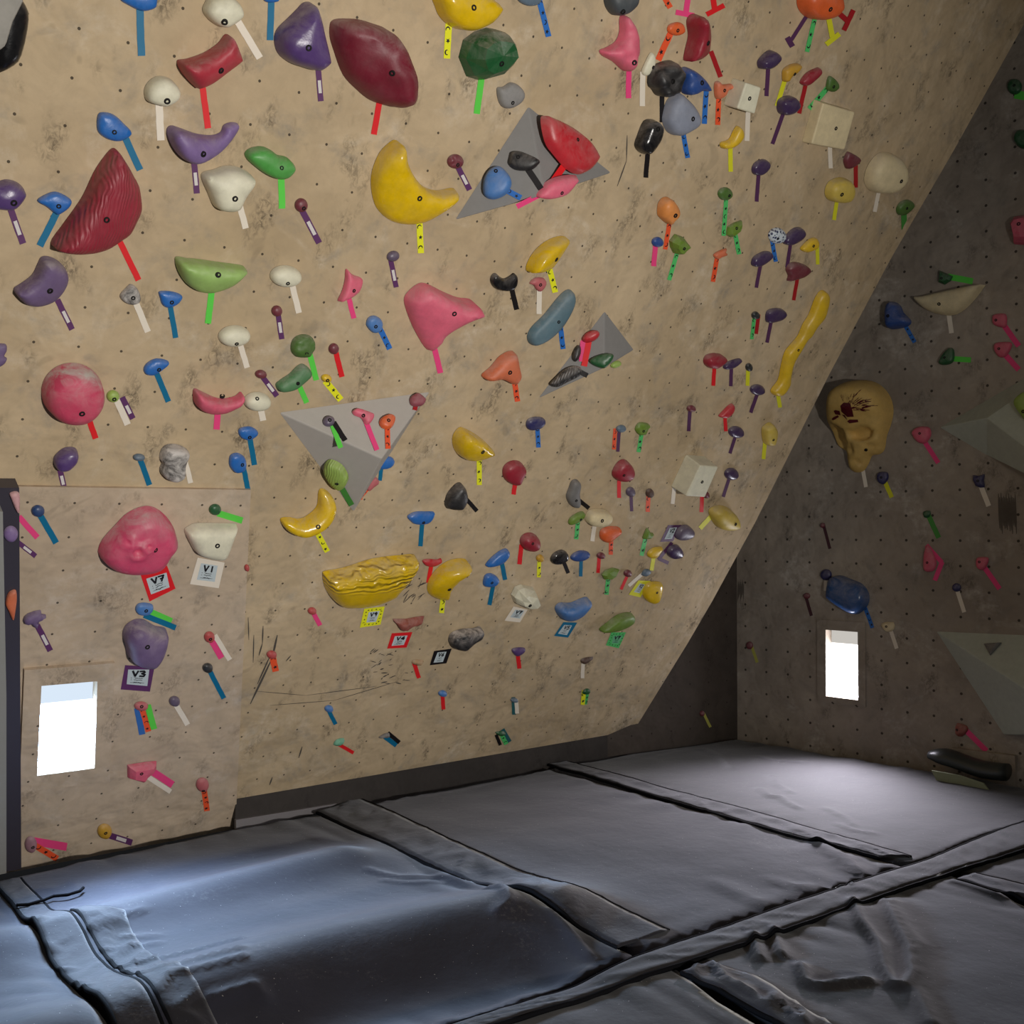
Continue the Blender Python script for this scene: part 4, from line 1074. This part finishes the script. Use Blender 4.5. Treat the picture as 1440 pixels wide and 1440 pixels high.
# grey rough slab over the black hold in the top corner
SB = Surf(SM.O + SM.n * .11, SM.u, SM.v)
gp = [SB.loc(p) for p in ((-40, -40), (34, -40), (28, 0), (14, 28), (4, 62), (-40, 90))]
go = Vector(mean(gp))
me = mesh('climbing_hold', *poly_slab(ccw([(p.x - go.x, p.y - go.y) for p in gp]), -.0, .05), flat_mat('rough_grey', s2l((170, 166, 158)), .95, .2, .4)); 
o = link('climbing_hold', me, None, SB.mat(go.x, go.y, 0)); md = o.modifiers.new('edge', 'BEVEL'); md.width = .012; md.segments = 2
tag(o, 'pale grey rough slab hold on the large black hold in the corner', 'climbing hold', 'climbing holds on the overhanging wall')

# black rubber scuffs and scratches on the walls
def scuffs(wall, S, lines, h, name, rgb=(.11, .095, .08)):
    V, Fs = [], []
    for pl, w in lines:
        for (x0, y0), (x1, y1) in zip(pl, pl[1:]):
            d = Vector((x1 - x0, y1 - y0)); d.normalize(); n = Vector((-d.y, d.x)) * (w / 2)
            m = 4
            for k in range(m):
                t0, t1 = k / m, (k + 1) / m
                w0, w1 = math.sin(math.pi * (.12 + .76 * t0)), math.sin(math.pi * (.12 + .76 * t1))
                n0 = len(V)
                for t, ww, sgn in ((t0, w0, 1), (t0, w0, -1), (t1, w1, -1), (t1, w1, 1)):
                    p = S.loc((x0 + (x1 - x0) * t + n.x * ww * sgn, y0 + (y1 - y0) * t + n.y * ww * sgn), h)
                    V.append((p.x, p.y, h))
                Fs.append((n0, n0 + 1, n0 + 2, n0 + 3))
    me = mesh(name, V, Fs, flat_mat(name + '_rubber', rgb, .9, .1, .4)); fix_up(me)
    o = link(name, me, bpy.data.objects[wall]); o.matrix_parent_inverse = Matrix.Identity(4); o.matrix_basis = Matrix.Identity(4)
    o['label'] = 'dark rubber scuffs'
sl = [([(390, 893), (383, 925), (352, 990)], 3.0), ([(380, 922), (362, 962)], 2.2), ([(370, 880), (369, 905), (364, 922)], 2.0), ([(357, 893), (356, 932)], 1.6), ([(349, 868), (350, 900)], 1.4),
      ([(409, 922), (402, 930)], 1.6), ([(425, 1050), (420, 1066)], 2.0), ([(383, 1093), (379, 1104)], 2.0), ([(882, 190), (881, 226), (868, 262)], 1.6),
      ([(360, 972), (430, 978), (530, 965)], .9), ([(380, 992), (470, 985), (560, 958)], .9)]
rs = random.Random(4)
for i in range(26):
    x, y = rs.uniform(520, 572), rs.uniform(915, 965); a = rs.uniform(-.9, .3); l = rs.uniform(3, 10)
    sl.append(([(x, y), (x + l * math.cos(a), y + l * math.sin(a))], rs.uniform(.8, 1.8)))
for i in range(14):
    x, y = rs.uniform(566, 590), rs.uniform(822, 850); a = rs.uniform(-1.2, -.4); l = rs.uniform(5, 14)
    sl.append(([(x, y), (x + l * math.cos(a), y + l * math.sin(a))], rs.uniform(.8, 1.5)))
scuffs('wall_back', SM, sl, .0011, 'scuff_mark')
sr = []
for i in range(9): sr.append(([(1038 + i, 815 + (i % 3) * 3), (1037 + i, 846 - (i % 4) * 3)], 1.4))
for i in range(14): sr.append(([(1404 + i * 1.8, 697 + rs.uniform(-4, 4)), (1406 + i * 1.8, 748 + rs.uniform(-10, 5))], 2.6))
scuffs('wall_right', SR, sr, .0011, 'scuff_mark', (.17, .145, .12))

# ------------------------------------------------------------------ route cards
def Qp(off, sc, s): return px(off, sc, s)
A = (0, 560); T = 4.8
add_card('P', Qp(A, T, '950,1195 1128,1130 1185,1285 1010,1372'), Qp(A, T, '990,1220 1122,1180 1142,1275 1022,1322'), 'red', 'V7', 'red-framed card reading V7 under the pink dome with swirled pockets')
B = (180, 770)
add_card('P', Qp(B, 6.857, '672,97 932,145 875,392 597,352'), Qp(B, 6.857, '708,155 862,178 834,328 668,308'), 'whit', 'V1', 'white-framed card reading V1 under the white wedge hold')
C_ = (0, 840)
add_card('P', Qp(C_, T, '845,458 1043,470 1012,637 815,622'), Qp(C_, T, '868,490 1005,490 992,597 858,585'), 'purw', 'V3', 'purple-framed card reading V3 under the big purple dome')
D_ = (495, 840)
add_card('M', Qp(D_, 9, '155,145 415,115 360,345 100,385'), Qp(D_, 9, '213,190 350,175 302,310 185,316'), 'yelp', 'V9', 'printed yellow-framed card reading V9 under the melon slice', None, True)
add_card('M', Qp(D_, 9, '505,455 765,440 690,635 445,650'), Qp(D_, 9, '545,495 700,485 655,600 505,612'), 'red', 'V4', 'red-framed card reading V4 under the flat red-brown hold')
add_card('M', Qp(D_, 9, '1040,680 1262,650 1195,835 985,860'), Qp(D_, 9, '1085,700 1195,690 1150,815 1035,825'), 'blk', 'V6', 'black-framed card reading V6 beside the black and white hold')
E_ = (700, 820)
add_card('M', Qp(E_, 7.2, '160,237 303,268 225,398 68,380'), Qp(E_, 7.2, '180,270 268,280 222,358 128,345'), 'whit', 'V7', 'white-framed card reading V7 under the white faceted hold')
add_card('M', Qp(E_, 7.2, '665,395 805,400 712,552 570,535'), Qp(E_, 7.2, '675,425 750,430 700,525 612,510'), 'teal', 'V5', 'blue-framed card reading V5 under the large hooked blue hold')
GREENC = flat_mat('green_card', s2l((110, 190, 140)), .6)
add_card('M', Qp(E_, 7.2, '1150,500 1298,498 1225,660 1095,630'), Qp(E_, 7.2, '1170,535 1262,530 1222,612 1155,610'), 'grep', 'V7', 'printed green card reading V7 under the green leaf hold', GREENC, True)
G_ = (870, 720)
add_card('M', Qp(G_, 10.283, '715,190 915,187 785,425 600,432'), Qp(G_, 10.283, '740,235 842,225 770,385 665,390'), 'purp', 'V2', 'purple-framed card reading V2 beside the glossy purple dome')
add_card('M', Qp(G_, 10.283, '285,990 465,998 315,1235 145,1195'), Qp(G_, 10.283, '310,1035 378,1050 305,1172 222,1155'), 'yel', 'V2', 'yellow-framed card reading V2 beside the flat yellow hold')

# ------------------------------------------------------------------ mats
def mat_cloth(name, rgb, bump=.35):
    m, nt, b = new_mat(name)
    co = nd(nt, 'ShaderNodeTexCoord').outputs['Object']
    c = mixc(nt, ramp(nt, tex(nt, 2.2, 5, .6, co), .35, .7), rgb, tuple(x * .72 for x in rgb))
    dust = mth(nt, 'MULTIPLY', ramp(nt, tex(nt, 1.7, 6, .7, co, 1.0), .54, .75), ramp(nt, tex(nt, 60, 3, .7, co), .5, .75))
    c = mixc(nt, mth(nt, 'MULTIPLY', dust, .35), c, (.30, .28, .27))
    spk = ramp(nt, tex(nt, 130, 1, .5, co), .775, .80)
    c = mixc(nt, mth(nt, 'MULTIPLY', spk, .6), c, (.5, .48, .46))
    nt.links.new(c, b.inputs['Base Color'])
    b.inputs['Roughness'].default_value = .88
    b.inputs['Specular IOR Level'].default_value = .22
    b.inputs['Sheen Weight'].default_value = .25; b.inputs['Sheen Roughness'].default_value = .4
    bp = nd(nt, 'ShaderNodeBump', Strength=bump, Distance=.01)
    nt.links.new(tex(nt, 7, 5, .6, co), bp.inputs['Height']); nt.links.new(bp.outputs[0], b.inputs['Normal'])
    return m
CLOTH = mat_cloth('mat_cloth', s2l((42, 42, 53)))
CLOTH2 = mat_cloth('mat_cloth_brown', s2l((35, 33, 35)))
FLAP = mat_cloth('flap_cloth', s2l((41, 40, 46)), .6)
PIPE = flat_mat('piping_black', (.005, .005, .006), .9, .05)

RIDGES = []     # (points on the floor, height, half width)
def ridge(pts, a, w): RIDGES.append(([Vector(fl(*p)[:2]) for p in pts], a, w))
ridge([(-60, 1350), (60, 1320), (200, 1283), (350, 1245), (480, 1212)], .06, .16)
ridge([(60, 1470), (200, 1425), (420, 1350), (600, 1310), (760, 1280)], .085, .24)
ridge([(250, 1500), (420, 1440), (640, 1385), (760, 1365)], -.05, .2)
for pl, a, w in [
    ([(1200, 1272), (1212, 1300), (1236, 1330), (1243, 1362), (1256, 1388), (1270, 1390), (1282, 1372), (1277, 1335), (1258, 1300), (1245, 1270)], .022, .022),
    ([(1255, 1270), (1268, 1300), (1290, 1330), (1285, 1390), (1310, 1440)], .014, .03),
    ([(1127, 1360), (1134, 1383), (1150, 1388), (1220, 1380)], .02, .02), ([(1060, 1320), (1068, 1350)], .02, .02), ([(1090, 1312), (1098, 1345)], .02, .02),
    ([(1068, 1110), (1082, 1121), (1096, 1121), (1106, 1128), (1122, 1137)], .012, .02), ([(1085, 1091), (1094, 1104), (1112, 1115)], .01, .018), ([(990, 1054), (1010, 1064), (1030, 1081)], .01, .02),
    ([(1068, 1064), (1090, 1070), (1130, 1072)], .008, .02), ([(1160, 1136), (1190, 1150), (1200, 1160)], .008, .015), ([(1178, 1158), (1200, 1168), (1230, 1172)], .008, .015),
    ([(692, 1262), (712, 1280), (716, 1298), (700, 1308)], .016, .018), ([(520, 1226), (560, 1232), (620, 1232)], .008, .018), ([(540, 1237), (580, 1241), (620, 1240)], .006, .015),
    ([(775, 1300), (800, 1318), (830, 1342)], .016, .02), ([(130, 1320), (168, 1305), (200, 1296)], .01, .014), ([(175, 1323), (225, 1318)], .01, .012), ([(150, 1340), (225, 1328)], .009, .012),
    ([(165, 1370), (220, 1358), (340, 1335)], .012, .014), ([(240, 1388), (300, 1375), (340, 1366)], .012, .014), ([(190, 1400), (260, 1388)], .008, .012), ([(255, 1405), (340, 1380)], .01, .015),
    ([(300, 1425), (360, 1405), (370, 1412)], .014, .016), ([(0, 1305), (60, 1318)], .008, .014), ([(0, 1322), (80, 1346)], .008, .014), ([(10, 1365), (100, 1368)], .009, .014), ([(0, 1385), (110, 1394)], .009, .014), ([(0, 1418), (120, 1408)], .01, .016),
    ([(1080, 1236), (1120, 1248), (1180, 1250)], .012, .02), ([(1145, 1228), (1165, 1238), (1195, 1246)], .016, .018), ([(1150, 1186), (1185, 1208), (1205, 1225)], .02, .03), ([(1010, 1240), (1070, 1270)], .01, .04),
    ([(1340, 1240), (1400, 1260), (1440, 1262)], .014, .02), ([(1395, 1215), (1440, 1228)], .012, .02)]:
    ridge(pl, a, w)

def seg_d(p, a, b):
    d = b - a; q = d.length_squared
    t = 0 if q == 0 else max(0, min(1, (p - a).dot(d) / q))
    return (p - a - d * t).length

def floor_h(p):
    z = 0; zs = 0
    for pl, a, w in RIDGES:
        c = pl[0]
        if (p - c).length > 3.2: continue
        d = min(seg_d(p, x, y) for x, y in zip(pl, pl[1:]))
        if d < w * 3:
            g = a * math.exp(-(d / w) ** 2)
            if w > .1: z += g
            else: zs = max(zs, g)
    z += .010 * noise.noise(Vector((p.x * 1.3, p.y * 1.3, 3.1))) + .004 * noise.noise(Vector((p.x * 4, p.y * 4, 9.2)))
    return z + zs * 1.05

def mat_pad(poly, label, m, near, group='black floor mats', sp=.05):
    L = ccw([Vector(p) for p in poly])
    Ls = []
    for i in range(len(L)):
        a, b = L[i], L[(i + 1) % len(L)]
        n = max(1, int((b - a).length / .07))
        Ls += [a + (b - a) * (k / n) for k in range(n)]
    c = Vector(mean(Ls))
    N = len(Ls)
    pts = [Vector((p.x, p.y)) for p in Ls]
    xs = [p.x for p in L]; ys = [p.y for p in L]
    y = min(ys); row = 0
    while y < max(ys):
        x = min(xs) + (sp / 2 if row % 2 else 0)
        while x < max(xs):
            v = Vector((x, y))
            step = 1
            if y > .6 and abs(x) < y * .62 + .3 and inside(v, L) and dist(v, L) > .012: pts.append(v)
            x += sp
        y += sp * .87; row += 1
    edges = [(i, (i + 1) % N) for i in range(N)]
    vs, es, fs, ov, oe, of = geometry.delaunay_2d_cdt(pts, edges, [list(range(N))], 1, 1e-4)
    V = []
    bd = {}
    for i, p in enumerate(vs):
        b = any(k < N for k in ov[i])
        d = 0 if b else dist(p, Ls)
        w = Vector((p.x, p.y))
        edge = 1 - min(1, d / .28)
        wr = 0
        if not b and edge > 0:
            wr = edge * .012 * (abs(noise.noise(Vector((w.dot(near) * 7, w.dot(Vector((-near.y, near.x))) * 2.0, 5.5)))) * 2 - .4)
        k = min(1, d / .045)
        z = floor_h(w) * min(1, d / .15 + .5) + wr - .010 * (1 - k) ** 2
        if b: bd[next(k for k in ov[i] if k < N)] = i
        V.append((p.x - c.x, p.y - c.y, z))
    Fs = [tuple(f) for f in fs]
    order = [bd[k] for k in sorted(bd)]
    n0 = len(V)
    for i in order: V.append((V[i][0], V[i][1], -.155))
    for k in range(len(order)):
        j = (k + 1) % len(order)
        Fs.append((order[k], n0 + k, n0 + j, order[j]))
    me = mesh('floor_mat', V, Fs, m, None, True)
    bm = bmesh.new(); bm.from_mesh(me); bmesh.ops.recalc_face_normals(bm, faces=bm.faces[:])
    if sum(f.normal.z for f in bm.faces) < 0: bmesh.ops.reverse_faces(bm, faces=bm.faces[:])
    bm.to_mesh(me); bm.free()
    o = link('floor_mat', me); o.location = (c.x, c.y, 0)
    tag(o, label, 'floor mat', group)
    return o

def F2(*pts): return [Vector(fl(*p)[:2]) for p in pts]
def shrink(poly, d=.004):
    c = Vector(mean(poly)); return [p + (c - p).normalized() * d for p in poly]
aA = Vector((AX.x, AX.y)); bB = Vector((NIN.x, NIN.y))
base_off = Vector((SM.n.x, SM.n.y)).normalized() * .03
mat_pad(shrink(F2((-240, 1262), (2, 1250), (140, 1437), (320, 1680), (-900, 1680))), 'grey-black mat beyond the corded seam at the photo corner', CLOTH, aA)
mat_pad(shrink(F2((-8, 1237), (331, 1164), (452, 1144), (890, 1340), (660, 1427), (282, 1560), (8, 1256))), 'dark mat below the framed window with swollen ridges', CLOTH, aA, sp=.024)
mat_pad(shrink(F2((456, 1143), (771, 1081), (1273, 1217), (905, 1338))), 'dark smooth mat in the middle beside the kickboard', CLOTH, bB)
mat_pad(shrink(F2((775, 1080), (885, 1059), (1037, 1039), (1420, 1103), (1540, 1124), (1280, 1216))), 'dark mat under the narrow window with chalk marks', CLOTH2, bB, sp=.028)
mat_pad(shrink(F2((300, 1590), (660, 1437), (942, 1352), (1010, 1405), (1180, 1500), (1420, 1700), (180, 1700))), 'front mat at the bottom of the photo with bunched cover', CLOTH2, aA, sp=.026)
mat_pad(shrink(F2((962, 1351), (1238, 1257), (1332, 1225), (1620, 1345), (1900, 1460), (1460, 1700), (1200, 1500))), 'front mat with a looped fold in its loose cover', CLOTH2, aA, sp=.022)
mat_pad(shrink(F2((1350, 1221), (1480, 1168), (1560, 1132), (2100, 1240), (1950, 1440))), 'front mat at the far corner of the photo', CLOTH2, aA)

def seam_flap(pa, pb, label, lift=.016, wr=.006, pipe='a', m=FLAP):
    """a cloth strip sewn over a seam: two edge polylines in photo pixels on the floor"""
    A_ = [Vector(fl(*p)[:2]) for p in pa]; B_ = [Vector(fl(*p)[:2]) for p in pb]
    def at(pl, t):
        Ls = [(b - a).length for a, b in zip(pl, pl[1:])]; s = t * sum(Ls)
        for (a, b), l in zip(zip(pl, pl[1:]), Ls):
            if s <= l or (a, b) == (pl[-2], pl[-1]): return a + (b - a) * (s / l)
            s -= l
    Ln = sum((b - a).length for a, b in zip(A_, A_[1:]))
    n = int(Ln / .016) + 2; k = 9
    c = (at(A_, .5) + at(B_, .5)) / 2
    V, Fs = [], []
    sd = len(label) * 1.7
    for i in range(n):
        t = i / (n - 1); a, b = at(A_, t), at(B_, t)
        wob = .006 * noise.noise(Vector((t * Ln * 3, sd, 1)))
        for j in range(k):
            s = j / (k - 1)
            p = a + (b - a) * s
            e = min(s, 1 - s) * 2
            z = floor_h(p) * .95 + .003 + lift * .45 * (.6 + .4 * min(1, e * 4)) + wr * 1.5 * ((1 - abs(noise.noise(Vector((t * Ln * 9 + s * 1.6, s * 1.2, sd))))) ** 4 - .35) * (.35 + e) + .0
            d = (b - a).normalized()
            p = p + d * wob * (1 if s in (0, 1) else .3)
            V.append((p.x - c.x, p.y - c.y, z))
    for i in range(n - 1):
        for j in range(k - 1):
            q = i * k + j
            Fs.append((q, q + 1, q + k + 1, q + k))
    me = mesh('seam_flap', V, Fs, m, None, True); fix_up(me)
    o = link('seam_flap', me); o.location = (c.x, c.y, 0)
    md = o.modifiers.new('thick', 'SOLIDIFY'); md.thickness = .006; md.offset = -1
    tag(o, label, 'mat seam cover', 'cloth strips over the mat seams')
    for side in pipe:
        col = 0 if side == 'a' else k - 1
        PV, PF = [], []
        r = .009
        for i in range(n):
            v = V[i * k + col]
            for a in range(6):
                an = math.pi * 2 * a / 6
                dirv = (at(B_, .5) - at(A_, .5)).normalized() * (-1 if side == 'a' else 1)
                x = math.cos(an) * r
                PV.append((v[0] + dirv.x * (x + .002), v[1] + dirv.y * (x + .002), v[2] - .006 + math.sin(an) * r))
        for i in range(n - 1):
            for a in range(6):
                b = (a + 1) % 6
                PF.append((i * 6 + a, i * 6 + b, (i + 1) * 6 + b, (i + 1) * 6 + a))
        po = link('piping', mesh('piping', PV, PF, PIPE, None, True), o)
        po['label'] = 'black edge piping'
    # stitched line along the strip
    return o
seam_flap([(-4, 1243), (25, 1282), (70, 1347), (142, 1440), (260, 1600)], [(30, 1236), (70, 1283), (118, 1325), (212, 1440), (330, 1590)], 'pale cloth strip with black edges beside the loose cord', .014, .004, 'ab')
seam_flap([(102, 1298), (134, 1328), (174, 1375), (228, 1440), (345, 1575)], [(175, 1300), (205, 1340), (240, 1378), (302, 1440), (410, 1545)], 'wrinkled cloth flap on the ridged mat next to the black gap', .012, .010, 'a')
seam_flap([(446, 1144), (560, 1195), (660, 1243), (780, 1297), (869, 1334)], [(504, 1123), (610, 1170), (720, 1222), (850, 1274), (940, 1310)], 'wide wrinkled seam strip running diagonally to the long front seam', .014, .007, 'ab')
seam_flap([(771, 1077), (920, 1121), (1080, 1168), (1236, 1208)], [(800, 1073), (930, 1108), (1080, 1149), (1280, 1206)], 'narrow seam strip beside the mat under the narrow window', .022, .006, 'ab')
seam_flap([(520, 1492), (710, 1438), (952, 1361), (1080, 1318), (1239, 1262), (1350, 1224), (1440, 1198), (1560, 1160)], [(400, 1522), (660, 1431), (790, 1386), (940, 1334), (1080, 1284), (1306, 1211), (1440, 1157), (1530, 1126)], 'long seam strip crossing the floor in front of three mats', .030, .004, 'ab', CLOTH2)
seam_flap([(960, 1371), (1020, 1400), (1100, 1442), (1250, 1540)], [(1003, 1356), (1060, 1374), (1165, 1440), (1300, 1530)], 'crumpled seam strip between the two nearest mats', .022, .016, 'a')
seam_flap([(1345, 1237), (1440, 1266), (1600, 1320)], [(1372, 1229), (1440, 1246), (1610, 1290)], 'short seam strip at the photo edge', .018, .006, 'ab')

# loose black cord by the seam
cp = [(23, 1281), (40, 1280), (62, 1273), (75, 1267), (95, 1265), (112, 1260), (117, 1255)]
w0 = fl(*cp[0]); PV, PF = [], []
for i, p in enumerate(cp):
    w = fl(*p); t = fl(*cp[min(i + 1, len(cp) - 1)]) - fl(*cp[max(i - 1, 0)]); t.normalize(); s = Vector((-t.y, t.x, 0))
    for a in range(8):
        an = math.pi * a / 4
        q = w - w0 + s * math.cos(an) * .0065 + ZUP * (.018 + floor_h(Vector((w.x, w.y))) + math.sin(an) * .0065)
        PV.append(q)
for i in range(len(cp) - 1):
    for a in range(8):
        c = (a + 1) % 8; PF.append((i * 8 + a, i * 8 + c, i * 8 + 8 + c, i * 8 + 8 + a))
PF += [tuple(range(8)), tuple(range(len(PV) - 8, len(PV)))]
o = link('cord', mesh('cord', PV, PF, PIPE, None, True)); o.location = (w0.x, w0.y, 0)
tag(o, 'loose black cord lying across the pale seam strip', 'cord')

# black foam roll and the pale sheet at the foot of the window wall
SRL = Surf(SR.O + SR.n * .17, SR.u, SR.v)
ra, rb = SRL.loc((1308, 1084)), SRL.loc((1416, 1103))
n, k = 16, 12
V, Fs = [], []
for i in range(n):
    t = i / (n - 1)
    u = ra.x + (rb.x - ra.x) * t
    cv = .125 + (.085 - .125) * t + .01 * math.sin(t * 7)
    ru, rz = .085 * (.55 + .45 * min(1, t * 6)) * (1 + .06 * math.sin(t * 9)), .05 * (.5 + .5 * min(1, t * 6))
    for j in range(k):
        a = 2 * math.pi * j / k
        V.append((u, cv + math.sin(a) * rz, math.cos(a) * ru))
for i in range(n - 1):
    for j in range(k):
        b = (j + 1) % k
        Fs.append((i * k + j, i * k + b, (i + 1) * k + b, (i + 1) * k + j))
Fs += [tuple(range(k)), tuple((n - 1) * k + j for j in range(k))]
me = mesh('foam_roll', V, Fs, flat_mat('roll_black', s2l((52, 56, 54)), .4, .5), None, True)
bm = bmesh.new(); bm.from_mesh(me); bmesh.ops.recalc_face_normals(bm, faces=bm.faces[:]); bm.to_mesh(me); bm.free()
o = link('foam_roll', me, None, SRL.mat()); tag(o, 'black padded roll lying along the foot of the window wall', 'roll')
SS = Surf(SR.O + SR.n * .29, SR.u, SR.v)
sp_ = [SS.loc(p) for p in ((1311, 1083), (1318, 1097), (1391, 1112), (1384, 1101), (1350, 1090))]
so_ = Vector(mean(sp_))
me = mesh('foam_sheet', *poly_slab(ccw([(p.x - so_.x, max(p.y, .004) - so_.y) for p in sp_]), 0, .012), flat_mat('sheet_olive', s2l((142, 148, 120)), .8))
o = link('foam_sheet', me, None, SS.mat(so_.x, so_.y, 0)); tag(o, 'pale olive sheet standing in front of the black roll', 'sheet')
# boxed kick panel behind the roll
bq = [SR.loc(p, .04) for p in ((1325, 1092), (1428, 1108), (1427, 1063), (1338, 1052))]
structure('baseboard_right', poly_slab(ccw([(p.x, max(-.02, p.y)) for p in bq]), .001, .04), WALL_R, SR.mat())

# ------------------------------------------------------------------ light
def aim(o, target):
    o.rotation_euler = (Vector(target) - o.location).to_track_quat('-Z', 'Y').to_euler()
def spot(loc, target, watts, ang, radius, colr, blend=1.0):
    l = bpy.data.lights.new('hall_light', 'SPOT'); l.energy = watts; l.spot_size = math.radians(ang); l.spot_blend = blend; l.shadow_soft_size = radius; l.color = colr
    o = bpy.data.objects.new('hall_light', l); COL.objects.link(o); o.location = loc; aim(o, target)
def area(loc, target, watts, sx, sy, colr):
    l = bpy.data.lights.new('opening_light', 'AREA'); l.shape = 'RECTANGLE'; l.size = sx; l.size_y = sy; l.energy = watts; l.color = colr
    o = bpy.data.objects.new('opening_light', l); COL.objects.link(o); o.location = loc; aim(o, target)
LIGHTS()
c1 = sum(win1, Vector((0, 0))) / 4
spot(SP.world(c1.x, c1.y - .03, .06), fl(*W1AIM), W1W, 120, .14, (.50, .70, 1.0))
c2 = sum(win2, Vector((0, 0))) / 4
spot(SR.world(c2.x, c2.y - .03, .06), fl(*W2AIM), W2W, 105, .12, (.90, .86, 1.0))

w = bpy.data.worlds.new('room_air'); bpy.context.scene.world = w; w.use_nodes = True
bg = w.node_tree.nodes['Background']; bg.inputs[0].default_value = (1.0, .95, .88, 1); bg.inputs[1].default_value = WORLD

# ------------------------------------------------------------------ camera
cam = bpy.data.cameras.new('camera'); cam.sensor_width = 36; cam.lens = 36 * F / 1440; cam.clip_start = .05
co_ = bpy.data.objects.new('camera', cam); COL.objects.link(co_)
co_.location = EYE; co_.rotation_euler = (math.pi / 2 + PITCH, 0, 0)
sc_ = bpy.context.scene
sc_.camera = co_
sc_.view_settings.view_transform = 'Standard'
sc_.view_settings.look = 'None'
sc_.view_settings.exposure = EXPO
